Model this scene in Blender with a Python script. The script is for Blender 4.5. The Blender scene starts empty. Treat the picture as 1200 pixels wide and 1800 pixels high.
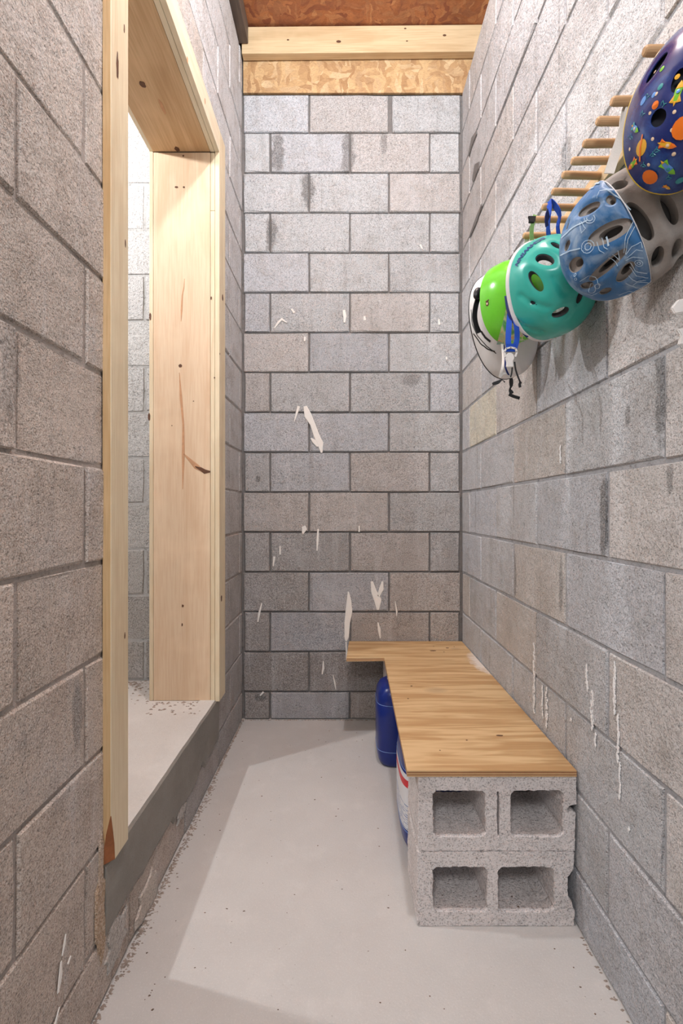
import bpy, bmesh, math, random
from mathutils import Vector, Matrix, noise
R = random.Random(7)
SC = bpy.context.scene
COL = SC.collection

# ------------------------------------------------------------------ camera
CX, CY, F, CH = 607.0, 897.0, 850.0, 1.06      # vanishing point, focal length (px of 1200x1800), camera height
cd = bpy.data.cameras.new('camera'); cam = bpy.data.objects.new('camera', cd); COL.objects.link(cam)
cam.location = (0, 0, CH); cam.rotation_euler = (math.pi/2, 0, 0)
cd.sensor_fit = 'VERTICAL'; cd.sensor_height = 36; cd.lens = F/1800*36
cd.shift_x = -(CX-600)/1800; cd.shift_y = -(900-CY)/1800
cd.clip_start = 0.02
SC.camera = cam
# ------------------------------------------------------------------ world, lights, exposure
w = bpy.data.worlds.new('world'); SC.world = w; w.use_nodes = True
w.node_tree.nodes['Background'].inputs[0].default_value = (0.90, 0.95, 1.0, 1)
w.node_tree.nodes['Background'].inputs[1].default_value = 0.36
def lamp(name, kind, loc, power, size, col=(1, 1, 1), aim=None):
    l = bpy.data.lights.new(name, kind); l.energy = power; l.color = col
    if kind == 'AREA': l.shape = 'DISK'; l.size = size
    else: l.shadow_soft_size = size
    o = bpy.data.objects.new(name, l); COL.objects.link(o); o.location = loc
    if aim: o.rotation_euler = (Vector(aim)-Vector(loc)).to_track_quat('-Z', 'Y').to_euler()
    return o
lamp('lamp_adjoining_room', 'POINT', (-1.45, 1.385, 2.64), 45, 0.03, (0.98, 0.985, 1.0))
lamp('lamp_overhead', 'POINT', (0.10, 0.95, 3.25), 56, 0.06, (0.91, 0.955, 1.0))
lamp('fill_behind', 'AREA', (-0.30, -0.75, 2.15), 11, 0.45, (0.98, 0.98, 1.0), (0.35, 1.4, 1.3))  # added soft fill from an unseen source, brightens bench front and helmets
SC.view_settings.view_transform = 'Standard'; SC.view_settings.look = 'None'
SC.view_settings.gamma = 1; SC.view_settings.use_curve_mapping = False
SC.view_settings.exposure = 0.66

# ------------------------------------------------------------------ helpers
def tag(o, label=None, cat=None, group=None, kind=None):
    if label: o['label'] = label
    if cat: o['category'] = cat
    if group: o['group'] = group
    if kind: o['kind'] = kind
    return o
def link(name, me, parent=None, mat=None):
    o = bpy.data.objects.new(name, me); COL.objects.link(o)
    if mat is not None:
        for m in (mat if isinstance(mat, (list, tuple)) else [mat]): me.materials.append(m)
    if parent: o.parent = parent
    return o
def empty(name, loc=(0, 0, 0)):
    o = bpy.data.objects.new(name, None); COL.objects.link(o); o.location = loc; o.empty_display_size = .05
    return o
def mesh_bm(name, bm, parent=None, mat=None, smooth=False):
    bmesh.ops.recalc_face_normals(bm, faces=bm.faces[:])
    me = bpy.data.meshes.new(name); bm.to_mesh(me); bm.free()
    if smooth:
        for p in me.polygons: p.use_smooth = True
    return link(name, me, parent, mat)
def box_bm(bm, x0, x1, y0, y1, z0, z1, bevel=0.0):
    vs = [bm.verts.new(c) for c in ((x0,y0,z0),(x1,y0,z0),(x1,y1,z0),(x0,y1,z0),(x0,y0,z1),(x1,y0,z1),(x1,y1,z1),(x0,y1,z1))]
    fs = [bm.faces.new([vs[i] for i in q]) for q in ((0,3,2,1),(4,5,6,7),(0,1,5,4),(1,2,6,5),(2,3,7,6),(3,0,4,7))]
    if bevel:
        es = set(e for f in fs for e in f.edges)
        bmesh.ops.bevel(bm, geom=list(es), offset=bevel, segments=2, profile=.6, affect='EDGES', clamp_overlap=True)
def box(name, x0, x1, y0, y1, z0, z1, mat=None, parent=None, bevel=0.0):
    """box whose object origin is at its centre of base so object coordinates stay local"""
    cx, cy, cz = (x0+x1)/2, (y0+y1)/2, z0
    bm = bmesh.new(); box_bm(bm, x0-cx, x1-cx, y0-cy, y1-cy, 0, z1-z0, bevel)
    o = mesh_bm(name, bm, None, mat); o.location = (cx, cy, cz)
    if parent: o.parent = parent; o.location = Vector((cx, cy, cz)) - parent.location
    return o
def PW(px, py, y): return Vector(((px-CX)*y/F, y, CH+(CY-py)*y/F))       # a photo point on the plane y
def PX(px, py, x):                                                        # a photo point on the plane x
    y = F*x/(px-CX); return Vector((x, y, CH+(CY-py)*y/F))
def PZ(px, py, z=0.0):
    y = F*(CH-z)/(py-CY); return Vector(((px-CX)*y/F, y, z))

def blob(name, parent, mat, plane, c, rx, rz, th=.0008, seed=0, ang=0, jag=.2, n=14):
    """thin irregular patch on a flat face. plane '-y' (faces camera), '+x', '-x', '+z', '-z'"""
    r = random.Random(seed*77+n)
    bm = bmesh.new(); fr = []; bk = []
    for k in range(n):
        a = 2*math.pi*k/n; s = 1+(r.random()-.5)*2*jag
        u, v = rx*s*math.cos(a), rz*s*math.sin(a)
        u, v = u*math.cos(ang)-v*math.sin(ang), u*math.sin(ang)+v*math.cos(ang)
        d = {'-y': ((u, 0, v), (0, -th, 0)), '+x': ((0, u, v), (th, 0, 0)), '-x': ((0, u, v), (-th, 0, 0)), '+z': ((u, v, 0), (0, 0, th)), '-z': ((u, v, 0), (0, 0, -th))}[plane]
        bk.append(bm.verts.new(Vector(d[0])*1.0)); fr.append(bm.verts.new(Vector(d[0])*.9+Vector(d[1])))
    bm.faces.new(fr)
    for k in range(n): bm.faces.new((fr[k], fr[(k+1) % n], bk[(k+1) % n], bk[k]))
    o = mesh_bm(name, bm, parent, mat); o.location = Vector(c)-(parent.location if parent else Vector())
    return o
# ------------------------------------------------------------------ materials
def new_mat(name):
    m = bpy.data.materials.new(name); m.use_nodes = True
    nt = m.node_tree; b = nt.nodes['Principled BSDF']; return m, nt, b
def N(nt, t, **kw):
    n = nt.nodes.new(t)
    for k, v in kw.items(): setattr(n, k, v)
    return n
def noise_n(nt, vec, scale, detail=3, rough=.6, dist=0):
    n = N(nt, 'ShaderNodeTexNoise'); n.inputs['Scale'].default_value = scale; n.inputs['Detail'].default_value = detail
    n.inputs['Roughness'].default_value = rough; n.inputs['Distortion'].default_value = dist
    if vec: nt.links.new(vec, n.inputs['Vector'])
    return n.outputs['Fac']
def ramp(nt, fac, stops):
    r = N(nt, 'ShaderNodeValToRGB'); nt.links.new(fac, r.inputs[0])
    el = r.color_ramp.elements
    while len(el) < len(stops): el.new(.5)
    for e, (p, c) in zip(el, stops):
        e.position = p; e.color = (c, c, c, 1) if isinstance(c, (int, float)) else (*c, 1)
    return r.outputs[0]
def mix(nt, a, b, fac, mode='MIX'):
    n = N(nt, 'ShaderNodeMix', data_type='RGBA', blend_type=mode)
    for s, v in ((n.inputs[6], a), (n.inputs[7], b), (n.inputs[0], fac)):
        if isinstance(v, bpy.types.NodeSocket): nt.links.new(v, s)
        elif isinstance(v, (int, float)): s.default_value = v
        else: s.default_value = (*v, 1)
    return n.outputs[2]
def mth(nt, op, a, b=None, c=None):
    n = N(nt, 'ShaderNodeMath', operation=op)
    for i, v in enumerate((a, b, c)):
        if v is None: continue
        if isinstance(v, bpy.types.NodeSocket): nt.links.new(v, n.inputs[i])
        else: n.inputs[i].default_value = v
    return n.outputs[0]
def scaled(nt, vec, s):
    n = N(nt, 'ShaderNodeMapping'); nt.links.new(vec, n.inputs[0]); n.inputs['Scale'].default_value = s; return n.outputs[0]
def bump(nt, b, h, strength, dist, prev=None):
    n = N(nt, 'ShaderNodeBump'); nt.links.new(h, n.inputs['Height']); n.inputs['Strength'].default_value = strength
    n.inputs['Distance'].default_value = dist
    if prev is not None: nt.links.new(prev, n.inputs['Normal'])
    nt.links.new(n.outputs[0], b.inputs['Normal']); return n.outputs[0]
def pos(nt): return N(nt, 'ShaderNodeNewGeometry').outputs['Position']
def plain(name, col, rough=.5, spec=.5, bumpn=0, var=0.0):
    m, nt, b = new_mat(name); b.inputs['Roughness'].default_value = rough
    b.inputs['Specular IOR Level'].default_value = spec
    tc = N(nt, 'ShaderNodeTexCoord').outputs['Object']
    n = noise_n(nt, tc, 60, 3)
    v = var or .08
    c = mix(nt, tuple(x*(1-v) for x in col), tuple(min(1, x*(1+v)) for x in col), n)
    nt.links.new(c, b.inputs['Base Color'])
    if bumpn: bump(nt, b, noise_n(nt, tc, bumpn, 3), .35, .002)
    return m

def block_mat(name, grain=1.0, stains=(), streak=0.0, dirty=(.30, .26, .22), dirt=0.35, uneven=.012):
    m, nt, b = new_mat(name); b.inputs['Roughness'].default_value = .93; b.inputs['Specular IOR Level'].default_value = .15
    p = pos(nt); oi = N(nt, 'ShaderNodeObjectInfo')
    col = oi.outputs['Color']
    # cloudy patches of cement film and dirt
    big = noise_n(nt, p, 4.5, 5, .62, .4)
    c = mix(nt, col, (.62, .615, .64), ramp(nt, big, ((.50, 0), (.75, .38))))
    mid = noise_n(nt, p, 11, 4, .7, .2)
    c = mix(nt, c, dirty, mth(nt, 'MULTIPLY', ramp(nt, mid, ((.47, 0), (.74, 1))), dirt))
    # vertical wash marks
    vs = noise_n(nt, scaled(nt, p, (16, 16, 1.3)), 1.6, 4, .6)
    c = mix(nt, c, (.70, .69, .70), mth(nt, 'MULTIPLY', ramp(nt, vs, ((.56, 0), (.72, 1))), .22+streak))
    c = mix(nt, c, (.22, .20, .185), mth(nt, 'MULTIPLY', ramp(nt, vs, ((.26, 1), (.40, 0))), .30+streak))
    for (cx, cy, cz, sx, sz, amt) in stains:
        s = N(nt, 'ShaderNodeSeparateXYZ'); nt.links.new(p, s.inputs[0])
        ax = mth(nt, 'DIVIDE', mth(nt, 'SUBTRACT', s.outputs[0], cx), sx)
        ay = mth(nt, 'DIVIDE', mth(nt, 'SUBTRACT', s.outputs[1], cy), .09 if abs(sx) < 5 and cy > 2.3 else sx)
        if cy > 2.3: ay = mth(nt, 'MULTIPLY', ay, 0.0)
        else: ax = mth(nt, 'MULTIPLY', ax, 0.0)
        az = mth(nt, 'DIVIDE', mth(nt, 'SUBTRACT', s.outputs[2], cz), sz)
        d = mth(nt, 'SQRT', mth(nt, 'ADD', mth(nt, 'ADD', mth(nt, 'POWER', mth(nt, 'ABSOLUTE', ax), 2.0), mth(nt, 'POWER', mth(nt, 'ABSOLUTE', ay), 2.0)), mth(nt, 'POWER', mth(nt, 'ABSOLUTE', az), 2.6)))
        d = mth(nt, 'ADD', d, mth(nt, 'MULTIPLY', mth(nt, 'SUBTRACT', noise_n(nt, p, 17, 5, .7), .5), 1.9))
        c = mix(nt, c, (.17, .165, .16), mth(nt, 'MULTIPLY', ramp(nt, d, ((.65, 1), (1.25, 0))), amt))
    # aggregate grain and open pores
    g1 = noise_n(nt, p, 290*grain, 3, .75)
    g2 = noise_n(nt, p, 120*grain, 3, .7)
    c = mix(nt, c, (.86, .85, .84), mth(nt, 'MULTIPLY', ramp(nt, g1, ((.50, 0), (.66, 1))), .42))
    c = mix(nt, c, (.09, .083, .078), mth(nt, 'MULTIPLY', ramp(nt, g1, ((.34, 1), (.48, 0))), .68))
    c = mix(nt, c, (.10, .09, .085), mth(nt, 'MULTIPLY', ramp(nt, g2, ((.28, 1), (.37, 0))), .55))
    nt.links.new(c, b.inputs['Base Color'])
    h = mth(nt, 'ADD', mth(nt, 'MULTIPLY', g1, .6), mth(nt, 'MULTIPLY', ramp(nt, g2, ((.25, 0), (.5, 1))), .9))
    n1 = bump(nt, b, mth(nt, 'ADD', mid, mth(nt, 'MULTIPLY', big, .8)),   .6, uneven)
    bump(nt, b, h, .8, .0035, n1)
    return m
def mortar_mat(name, col):
    m, nt, b = new_mat(name); b.inputs['Roughness'].default_value = .95; b.inputs['Specular IOR Level'].default_value = .1
    p = pos(nt)
    c = mix(nt, tuple(x*.62 for x in col), tuple(x*1.25 for x in col), noise_n(nt, p, 14, 5, .7))
    c = mix(nt, c, (.08, .075, .07), mth(nt, 'MULTIPLY', ramp(nt, noise_n(nt, p, 55, 4, .7), ((.30, 1), (.44, 0))), .6))
    nt.links.new(c, b.inputs['Base Color'])
    bump(nt, b, noise_n(nt, p, 90, 4, .7), .8, .006)
    return m
def wood_mat(name, light, dark, axis='z', rings=1.0, dirt=None, rough=.62):
    """pine: lines run along axis, in the piece's own coordinates"""
    m, nt, b = new_mat(name); b.inputs['Roughness'].default_value = rough; b.inputs['Specular IOR Level'].default_value = .3
    tc = N(nt, 'ShaderNodeTexCoord').outputs['Object']
    oi = N(nt, 'ShaderNodeObjectInfo').outputs['Random']
    v = N(nt, 'ShaderNodeVectorMath', operation='ADD'); nt.links.new(tc, v.inputs[0])
    cb = N(nt, 'ShaderNodeCombineXYZ')
    for i in range(3): nt.links.new(mth(nt, 'MULTIPLY', oi, 3.7+i), cb.inputs[i])
    nt.links.new(cb.outputs[0], v.inputs[1]); tc = v.outputs[0]
    k = 'xyz'.index(axis)
    sc = [1, 1, 1]; sc[k] = .045
    st = scaled(nt, tc, sc)
    fine = noise_n(nt, st, 210*rings, 2, .55, .0)
    sc2 = [1, 1, 1]; sc2[k] = .10
    wide = noise_n(nt, scaled(nt, tc, sc2), 26*rings, 3, .5, .5)
    cloud = noise_n(nt, tc, 5, 3, .6)
    c = mix(nt, light, dark, mth(nt, 'MULTIPLY', ramp(nt, fine, ((.40, 0), (.66, 1))), .45))
    c = mix(nt, c, dark, mth(nt, 'MULTIPLY', ramp(nt, wide, ((.47, 0), (.66, 1))), .55))
    c = mix(nt, c, tuple(min(1, x*1.18) for x in light), ramp(nt, cloud, ((.5, 0), (.75, .5))))
    if dirt: c = mix(nt, c, dirt, mth(nt, 'MULTIPLY', ramp(nt, noise_n(nt, tc, 9, 4, .7), ((.48, 0), (.72, 1))), .5))
    nt.links.new(c, b.inputs['Base Color'])
    bump(nt, b, mth(nt, 'ADD', fine, wide), .25, .0012)
    return m
def osb_mat(name, cols, scale=26, dark=(.10, .05, .03)):
    m, nt, b = new_mat(name); b.inputs['Roughness'].default_value = .6; b.inputs['Specular IOR Level'].default_value = .3
    p = pos(nt)
    ds = N(nt, 'ShaderNodeVectorMath', operation='ADD'); nt.links.new(p, ds.inputs[0])
    nn = N(nt, 'ShaderNodeTexNoise'); nn.inputs['Scale'].default_value = 9; nt.links.new(p, nn.inputs['Vector'])
    sm = N(nt, 'ShaderNodeVectorMath', operation='SCALE'); nt.links.new(nn.outputs['Color'], sm.inputs[0]); sm.inputs['Scale'].default_value = .10
    nt.links.new(sm.outputs[0], ds.inputs[1])
    v = N(nt, 'ShaderNodeTexVoronoi'); v.inputs['Scale'].default_value = scale
    nt.links.new(scaled(nt, ds.outputs[0], (.30, 1.5, 1.5)), v.inputs['Vector'])
    v2 = N(nt, 'ShaderNodeTexVoronoi'); v2.inputs['Scale'].default_value = scale
    mp = N(nt, 'ShaderNodeMapping'); nt.links.new(ds.outputs[0], mp.inputs[0]); mp.inputs['Rotation'].default_value = (.9, .9, .8); mp.inputs['Scale'].default_value = (1.6, .45, .45)
    nt.links.new(mp.outputs[0], v2.inputs['Vector'])
    pick = mth(nt, 'GREATER_THAN', noise_n(nt, p, 13, 1), .5)
    s = N(nt, 'ShaderNodeSeparateColor'); nt.links.new(mix(nt, v.outputs['Color'], v2.outputs['Color'], pick), s.inputs[0])
    c = ramp(nt, s.outputs[0], tuple((i/(len(cols)-1), cc) for i, cc in enumerate(cols)))
    fib = noise_n(nt, scaled(nt, ds.outputs[0], (1, 4, 4)), 60, 4, .7)
    c = mix(nt, c, dark, mth(nt, 'MULTIPLY', ramp(nt, fib, ((.45, 0), (.75, 1))), .55))
    c = mix(nt, c, dark, mth(nt, 'MULTIPLY', ramp(nt, noise_n(nt, p, 7, 4, .7), ((.5, 0), (.75, 1))), .4))
    nt.links.new(c, b.inputs['Base Color']); bump(nt, b, mth(nt, 'ADD', s.outputs[1], fib), .4, .002)
    return m
def slab_mat(name, col, dark, speck=.3, rough=.8):
    m, nt, b = new_mat(name); b.inputs['Roughness'].default_value = rough; b.inputs['Specular IOR Level'].default_value = .25
    p = pos(nt)
    c = mix(nt, col, dark, ramp(nt, noise_n(nt, p, 3.2, 6, .65), ((.40, 0), (.75, .55))))
    c = mix(nt, c, tuple(min(1, x*1.12) for x in col), ramp(nt, noise_n(nt, p, 9, 5, .6), ((.55, 0), (.75, .6))))
    c = mix(nt, c, (.12, .10, .085), mth(nt, 'MULTIPLY', ramp(nt, noise_n(nt, p, 120, 3, .7), ((.25, 1), (.35, 0))), speck))
    c = mix(nt, c, tuple(min(1, x*1.25) for x in col), mth(nt, 'MULTIPLY', ramp(nt, noise_n(nt, p, 260, 2, .6), ((.55, 0), (.7, 1))), .35))
    nt.links.new(c, b.inputs['Base Color'])
    bump(nt, b, mth(nt, 'ADD', noise_n(nt, p, 160, 3), mth(nt, 'MULTIPLY', noise_n(nt, p, 8, 3), 2)), .3, .003)
    return m

def stain_at(px, py, w_, h_, amt): q = PW(px, py, 2.45); return (q.x, 2.45, q.z, w_/347/2, h_/347/2, amt)
BACK_ST = [stain_at(488, 268, 30, 70, .75), stain_at(612, 272, 26, 74, .7), stain_at(541, 335, 28, 66, .8),
           stain_at(476, 410, 22, 72, .75), stain_at(722, 668, 40, 22, .5), stain_at(458, 1226, 22, 18, .9),
           stain_at(675, 250, 14, 40, .55), stain_at(453, 842, 8, 12, .9)]
M_back = block_mat('block_grey_back', .9, BACK_ST, .06, dirt=.42)
def st_side(px, py, x, w_, h_, amt):
    q = PX(px, py, x); return (x, q.y, q.z, w_, h_, amt)
M_right = block_mat('block_grey_right', 1.15, [st_side(1163, 690, .591, .02, .10, .7), st_side(1061, 905, .591, .018, .10, .75),
           st_side(1104, 730, .591, .010, .025, .6), st_side(1175, 840, .591, .012, .03, .6), st_side(985, 1035, .591, .014, .09, .6),
           st_side(904, 1010, .591, .016, .09, .6), st_side(996, 290, .591, .03, .09, .5)], .20, dirt=.42, uneven=.022)
M_left = block_mat('block_brown_left', 1.1, [st_side(18, 640, -.524, .03, .09, .4), st_side(135, 1260, -.524, .022, .08, .5)], .05, dirty=(.27, .21, .165), dirt=.55, uneven=.02)
M_beyond = block_mat('block_pale', .8, (), .0, dirt=.15)
M_cinder = block_mat('cinder_block', .8, (), .0, dirty=(.42, .36, .34), dirt=.3)
M_mort_dark = mortar_mat('mortar_dark', (.25, .235, .225))
M_mort_mid = mortar_mat('mortar_grey', (.43, .43, .445))
M_mort_light = mortar_mat('mortar_pale', (.56, .56, .55))
M_mort_left = mortar_mat('mortar_tan', (.43, .38, .345))
M_floor = slab_mat('floor_paint', (.58, .565, .545), (.49, .47, .45), .35, .55)
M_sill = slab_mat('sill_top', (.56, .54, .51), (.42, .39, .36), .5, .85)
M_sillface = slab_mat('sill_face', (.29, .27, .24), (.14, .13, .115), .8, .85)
PINE, PINE_D = (.76, .60, .38), (.60, .40, .20)
M_pine_z = wood_mat('pine_upright', (.75, .64, .45), (.62, .47, .29), 'z')
M_pine_y = wood_mat('pine_lengthwise', (.80, .71, .54), (.68, .55, .37), 'y')
M_jamb = wood_mat('pine_wide_board', (.74, .575, .40), (.63, .42, .26), 'z', .8)
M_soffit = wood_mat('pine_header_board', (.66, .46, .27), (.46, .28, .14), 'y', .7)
M_pine_x = wood_mat('pine_beam', (.70, .53, .32), (.50, .33, .17), 'x', .7)
M_orange_edge = wood_mat('pine_orange_edge', (.66, .46, .25), (.50, .30, .13), 'z')
M_joist = wood_mat('old_joist', (.15, .11, .085), (.06, .045, .04), 'y', .8)
M_bark = plain('bark_wane', (.30, .11, .045), .7, .2, 80, .4)
M_knot = plain('knot_brown', (.12, .055, .03), .6, .3, 200, .4)
M_red = plain('resin_streak', (.56, .31, .17), .6, .3, 200, .25)
M_osb = osb_mat('osb_tan', ((.52, .32, .15), (.68, .46, .24), (.42, .24, .11), (.75, .55, .32)), 30, (.20, .10, .05))
M_osb_red = osb_mat('osb_red', ((.40, .14, .055), (.52, .21, .085), (.30, .10, .05), (.60, .28, .12)), 34, (.12, .045, .03))
M_paint = plain('white_paint', (.86, .83, .78), .6, .3, 150, .06)
M_chalk = plain('chalk_white', (.90, .89, .88), .9, .1, 300, .12)
M_dowel = wood_mat('dowel', (.58, .37, .20), (.40, .23, .11), 'x', 1.2)
M_rail = wood_mat('rail_wood', (.70, .52, .32), (.50, .33, .17), 'y', 1.0)

# plywood top: broad cathedral bands running across the bench
def ply_mat():
    m, nt, b = new_mat('plywood_face'); b.inputs['Roughness'].default_value = .55; b.inputs['Specular IOR Level'].default_value = .3
    p = pos(nt)
    w1 = noise_n(nt, scaled(nt, p, (.7, 8, 1)), 4.2, 3, .5, .9)
    w2 = noise_n(nt, scaled(nt, p, (1.0, 22, 1)), 6.0, 3, .6, .6)
    c = mix(nt, (.64, .445, .235), (.47, .28, .125), ramp(nt, w1, ((.40, 0), (.60, 1))))
    c = mix(nt, c, (.70, .51, .29), ramp(nt, w2, ((.52, 0), (.78, .22))))
    c = mix(nt, c, (.40, .21, .085), ramp(nt, w2, ((.24, .25), (.42, 0))))
    # pale plaster dust along the wall at the far end
    s = N(nt, 'ShaderNodeSeparateXYZ'); nt.links.new(p, s.inputs[0])
    dx = mth(nt, 'DIVIDE', mth(nt, 'SUBTRACT', .60, s.outputs[0]), .085)
    dy = mth(nt, 'DIVIDE', mth(nt, 'SUBTRACT', s.outputs[1], 2.10), .24)
    d = mth(nt, 'ADD', mth(nt, 'POWER', dx, 2.0), mth(nt, 'POWER', dy, 2.0))
    d = mth(nt, 'ADD', d, mth(nt, 'MULTIPLY', noise_n(nt, p, 30, 4, .7), .9))
    c = mix(nt, c, (.80, .76, .72), ramp(nt, d, ((.6, .75), (1.25, 0))))
    # a few grey smudges
    for (px, py, r) in ((765, 1213, .035), (800, 1140, .02)):
        q = PZ(px, py, .40)
        ex = mth(nt, 'DIVIDE', mth(nt, 'SUBTRACT', s.outputs[0], q.x), r*1.4)
        ey = mth(nt, 'DIVIDE', mth(nt, 'SUBTRACT', s.outputs[1], q.y), r)
        e = mth(nt, 'ADD', mth(nt, 'POWER', mth(nt, 'ABSOLUTE', ex), 2.0), mth(nt, 'POWER', mth(nt, 'ABSOLUTE', ey), 2.0))
        c = mix(nt, c, (.27, .20, .13), ramp(nt, e, ((.1, .35), (1.0, 0))))
    nt.links.new(c, b.inputs['Base Color']); bump(nt, b, w2, .15, .001)
    return m
M_ply = ply_mat()
M_plyedge = wood_mat('plywood_edge', (.66, .40, .19), (.36, .16, .07), 'x', .5)

# ------------------------------------------------------------------ block walls
COURSE, LEN, Z0, GAP = .2024, .4045, .14, .008
def block_mesh(w_, h_, seed, depth=.022, chip=1.0):
    r = random.Random(seed)
    nx = 3 if w_ > .16 else 2; nz = 2
    ring = []
    for i in range(nx): ring.append((-w_/2+w_*i/nx, -h_/2))
    for i in range(nz): ring.append((w_/2, -h_/2+h_*i/nz))
    for i in range(nx): ring.append((w_/2-w_*i/nx, h_/2))
    for i in range(nz): ring.append((-w_/2, h_/2-h_*i/nz))
    corner = {0, nx, nx+nz, 2*nx+nz}
    bm = bmesh.new(); fr, md, bk = [], [], []
    for k, (x, z) in enumerate(ring):
        ins = (.0028+r.random()*.0022)*chip
        if k in corner and r.random() < .35: ins += .006*chip*r.random()
        l = 1.0
        sx = -1 if x < -w_/2+.001 else (1 if x > w_/2-.001 else 0)
        sz = -1 if z < -h_/2+.001 else (1 if z > h_/2-.001 else 0)
        fr.append(bm.verts.new((x-sx*ins+(r.random()-.5)*.002, (r.random()-.5)*.0016, z-sz*ins+(r.random()-.5)*.0015)))
        jx, jz = (r.random()-.5)*.0048, (r.random()-.5)*.0048
        md.append(bm.verts.new((x+(jx if not sx else sx*abs(jx)*-1), .0045, z+(jz if not sz else -sz*abs(jz)))))
        bk.append(bm.verts.new((x, depth, z)))
    bm.faces.new(fr)
    n = len(ring)
    for a, b_ in ((fr, md), (md, bk)):
        for k in range(n): bm.faces.new((a[k], a[(k+1) % n], b_[(k+1) % n], b_[k]))
    bmesh.ops.recalc_face_normals(bm, faces=bm.faces[:])
    me = bpy.data.meshes.new('block'); bm.to_mesh(me); bm.free(); return me
FULL = {}
def lay(parent, mat, kind, plane, u0, u1, z0, z1, joints, holes=(), tint=None, zbase=Z0, course=COURSE, chip=1.0, jit=.0016, off=0.0, GAP=.008):
    """kind: 'back' faces -Y, u=x; 'right' faces -X, u=y; 'left' faces +X, u=y. joints[parity] = one joint position"""
    th = {'back': 0, 'right': -math.pi/2, 'left': math.pi/2}[kind]
    k0 = math.floor((z0-zbase)/course)
    k = k0
    rr = random.Random({'back': 3, 'right': 5, 'left': 9}[kind]+int(abs(plane)*1000))
    while True:
        za, zb = zbase+k*course, zbase+(k+1)*course
        if za >= z1-.004: break
        za, zb = max(za, z0), min(zb, z1)
        j = joints[k % 2]
        n0 = math.floor((u0-j)/LEN)
        u = j+n0*LEN
        while u < u1:
            a, b_ = max(u, u0), min(u+LEN, u1)
            u += LEN
            if b_-a < .012: continue
            pieces = [(a, b_, za, zb)]
            for (ha, hb, hz0, hz1) in holes:
                out = []
                for (pa, pb, pz0, pz1) in pieces:
                    if pb <= ha or pa >= hb or pz1 <= hz0 or pz0 >= hz1: out.append((pa, pb, pz0, pz1)); continue
                    if pa < ha: out.append((pa, ha, pz0, pz1))
                    if pb > hb: out.append((hb, pb, pz0, pz1))
                    ma, mb = max(pa, ha), min(pb, hb)
                    if pz0 < hz0: out.append((ma, mb, pz0, hz0))
                    if pz1 > hz1: out.append((ma, mb, hz1, pz1))
                pieces = out
            for (pa, pb, pz0, pz1) in pieces:
                if plane == YB and kind == 'back':
                    if k % 2 == 1:                      # open corner joints in alternate courses
                        if pa < u0+.01: pa += .006
                        if pb > u1-.01: pb -= .006
                    if pz1 > 3.0 and .2 < pa < .26: pa += .014   # the wide open joint in the top course
                w_, h_ = pb-pa-GAP, pz1-pz0-GAP
                if w_ < .012 or h_ < .012: continue
                full = abs(w_-(LEN-GAP)) < .003 and abs(h_-(course-GAP)) < .003
                if full:
                    key = (mat.name, rr.randrange(7), round(course, 4))
                    if key not in FULL:
                        FULL[key] = block_mesh(LEN-GAP, course-GAP, key[1]*13+5, chip=chip); FULL[key].materials.append(mat)
                    me = FULL[key]
                else:
                    me = block_mesh(w_, h_, rr.randrange(9999), chip=chip); me.materials.append(mat)
                o = bpy.data.objects.new('block', me); COL.objects.link(o)
                cu, cz = (pa+pb)/2, (pz0+pz1)/2
                d = off+(rr.random()-.5)*2*jit
                loc = {'back': (cu, plane+d, cz), 'right': (plane+d, cu, cz), 'left': (plane-d, cu, cz)}[kind]
                o.location = loc
                o.rotation_euler = ((rr.random()-.5)*.010, (rr.random()-.5)*.006, th+(rr.random()-.5)*.010)
                o.color = (*tint(cu, cz, rr), 1)
                if full: o.scale = (1+(rr.random()-.5)*.010, 1, 1+(rr.random()-.5)*.018)
                o.parent = parent
        k += 1
def lerp(a, b, t): return tuple(x+(y-x)*t for x, y in zip(a, b))
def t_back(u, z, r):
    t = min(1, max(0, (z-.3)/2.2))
    base = lerp((.295, .268, .252), (.575, .595, .61), t)  # darker lower courses: mostly lamp falloff put into the tint, partly dirt
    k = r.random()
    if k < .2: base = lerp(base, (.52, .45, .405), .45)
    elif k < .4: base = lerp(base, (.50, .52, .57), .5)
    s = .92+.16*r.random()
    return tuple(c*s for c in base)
def t_right(u, z, r):
    k = r.random()
    base = (.555, .56, .575)
    if u < 1.0: base = (.675, .64, .62)
    if k < .2: base = lerp(base, (.62, .54, .46), .5)
    elif k < .45: base = lerp(base, (.55, .57, .62), .6)
    if z > 2: base = lerp(base, (.66, .65, .65), .5)  # upper blocks whiter: overhead lamp's brightness put into the tint
    # the one yellowish block by the corner
    if 1.9 < u < 2.31 and 1.35 < z < 1.56: base = (.72, .68, .55)
    s = .94+.12*r.random(); return tuple(c*s for c in base)
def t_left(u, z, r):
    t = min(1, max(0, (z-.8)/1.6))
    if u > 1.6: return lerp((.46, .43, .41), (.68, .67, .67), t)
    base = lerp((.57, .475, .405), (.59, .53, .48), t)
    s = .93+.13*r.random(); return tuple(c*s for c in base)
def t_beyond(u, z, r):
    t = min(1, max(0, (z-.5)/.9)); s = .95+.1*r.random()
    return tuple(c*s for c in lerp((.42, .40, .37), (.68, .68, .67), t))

XR, XL, YB = .591, -.524, 2.45
YF = -1.30
def structure(o, label, cat): return tag(o, label, cat, kind='structure')

fl = structure(box('floor', XL-.02, XR+.02, YF, YB+.02, -.06, 0, M_floor), 'pale grey painted concrete floor between the block walls', 'floor')
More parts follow.
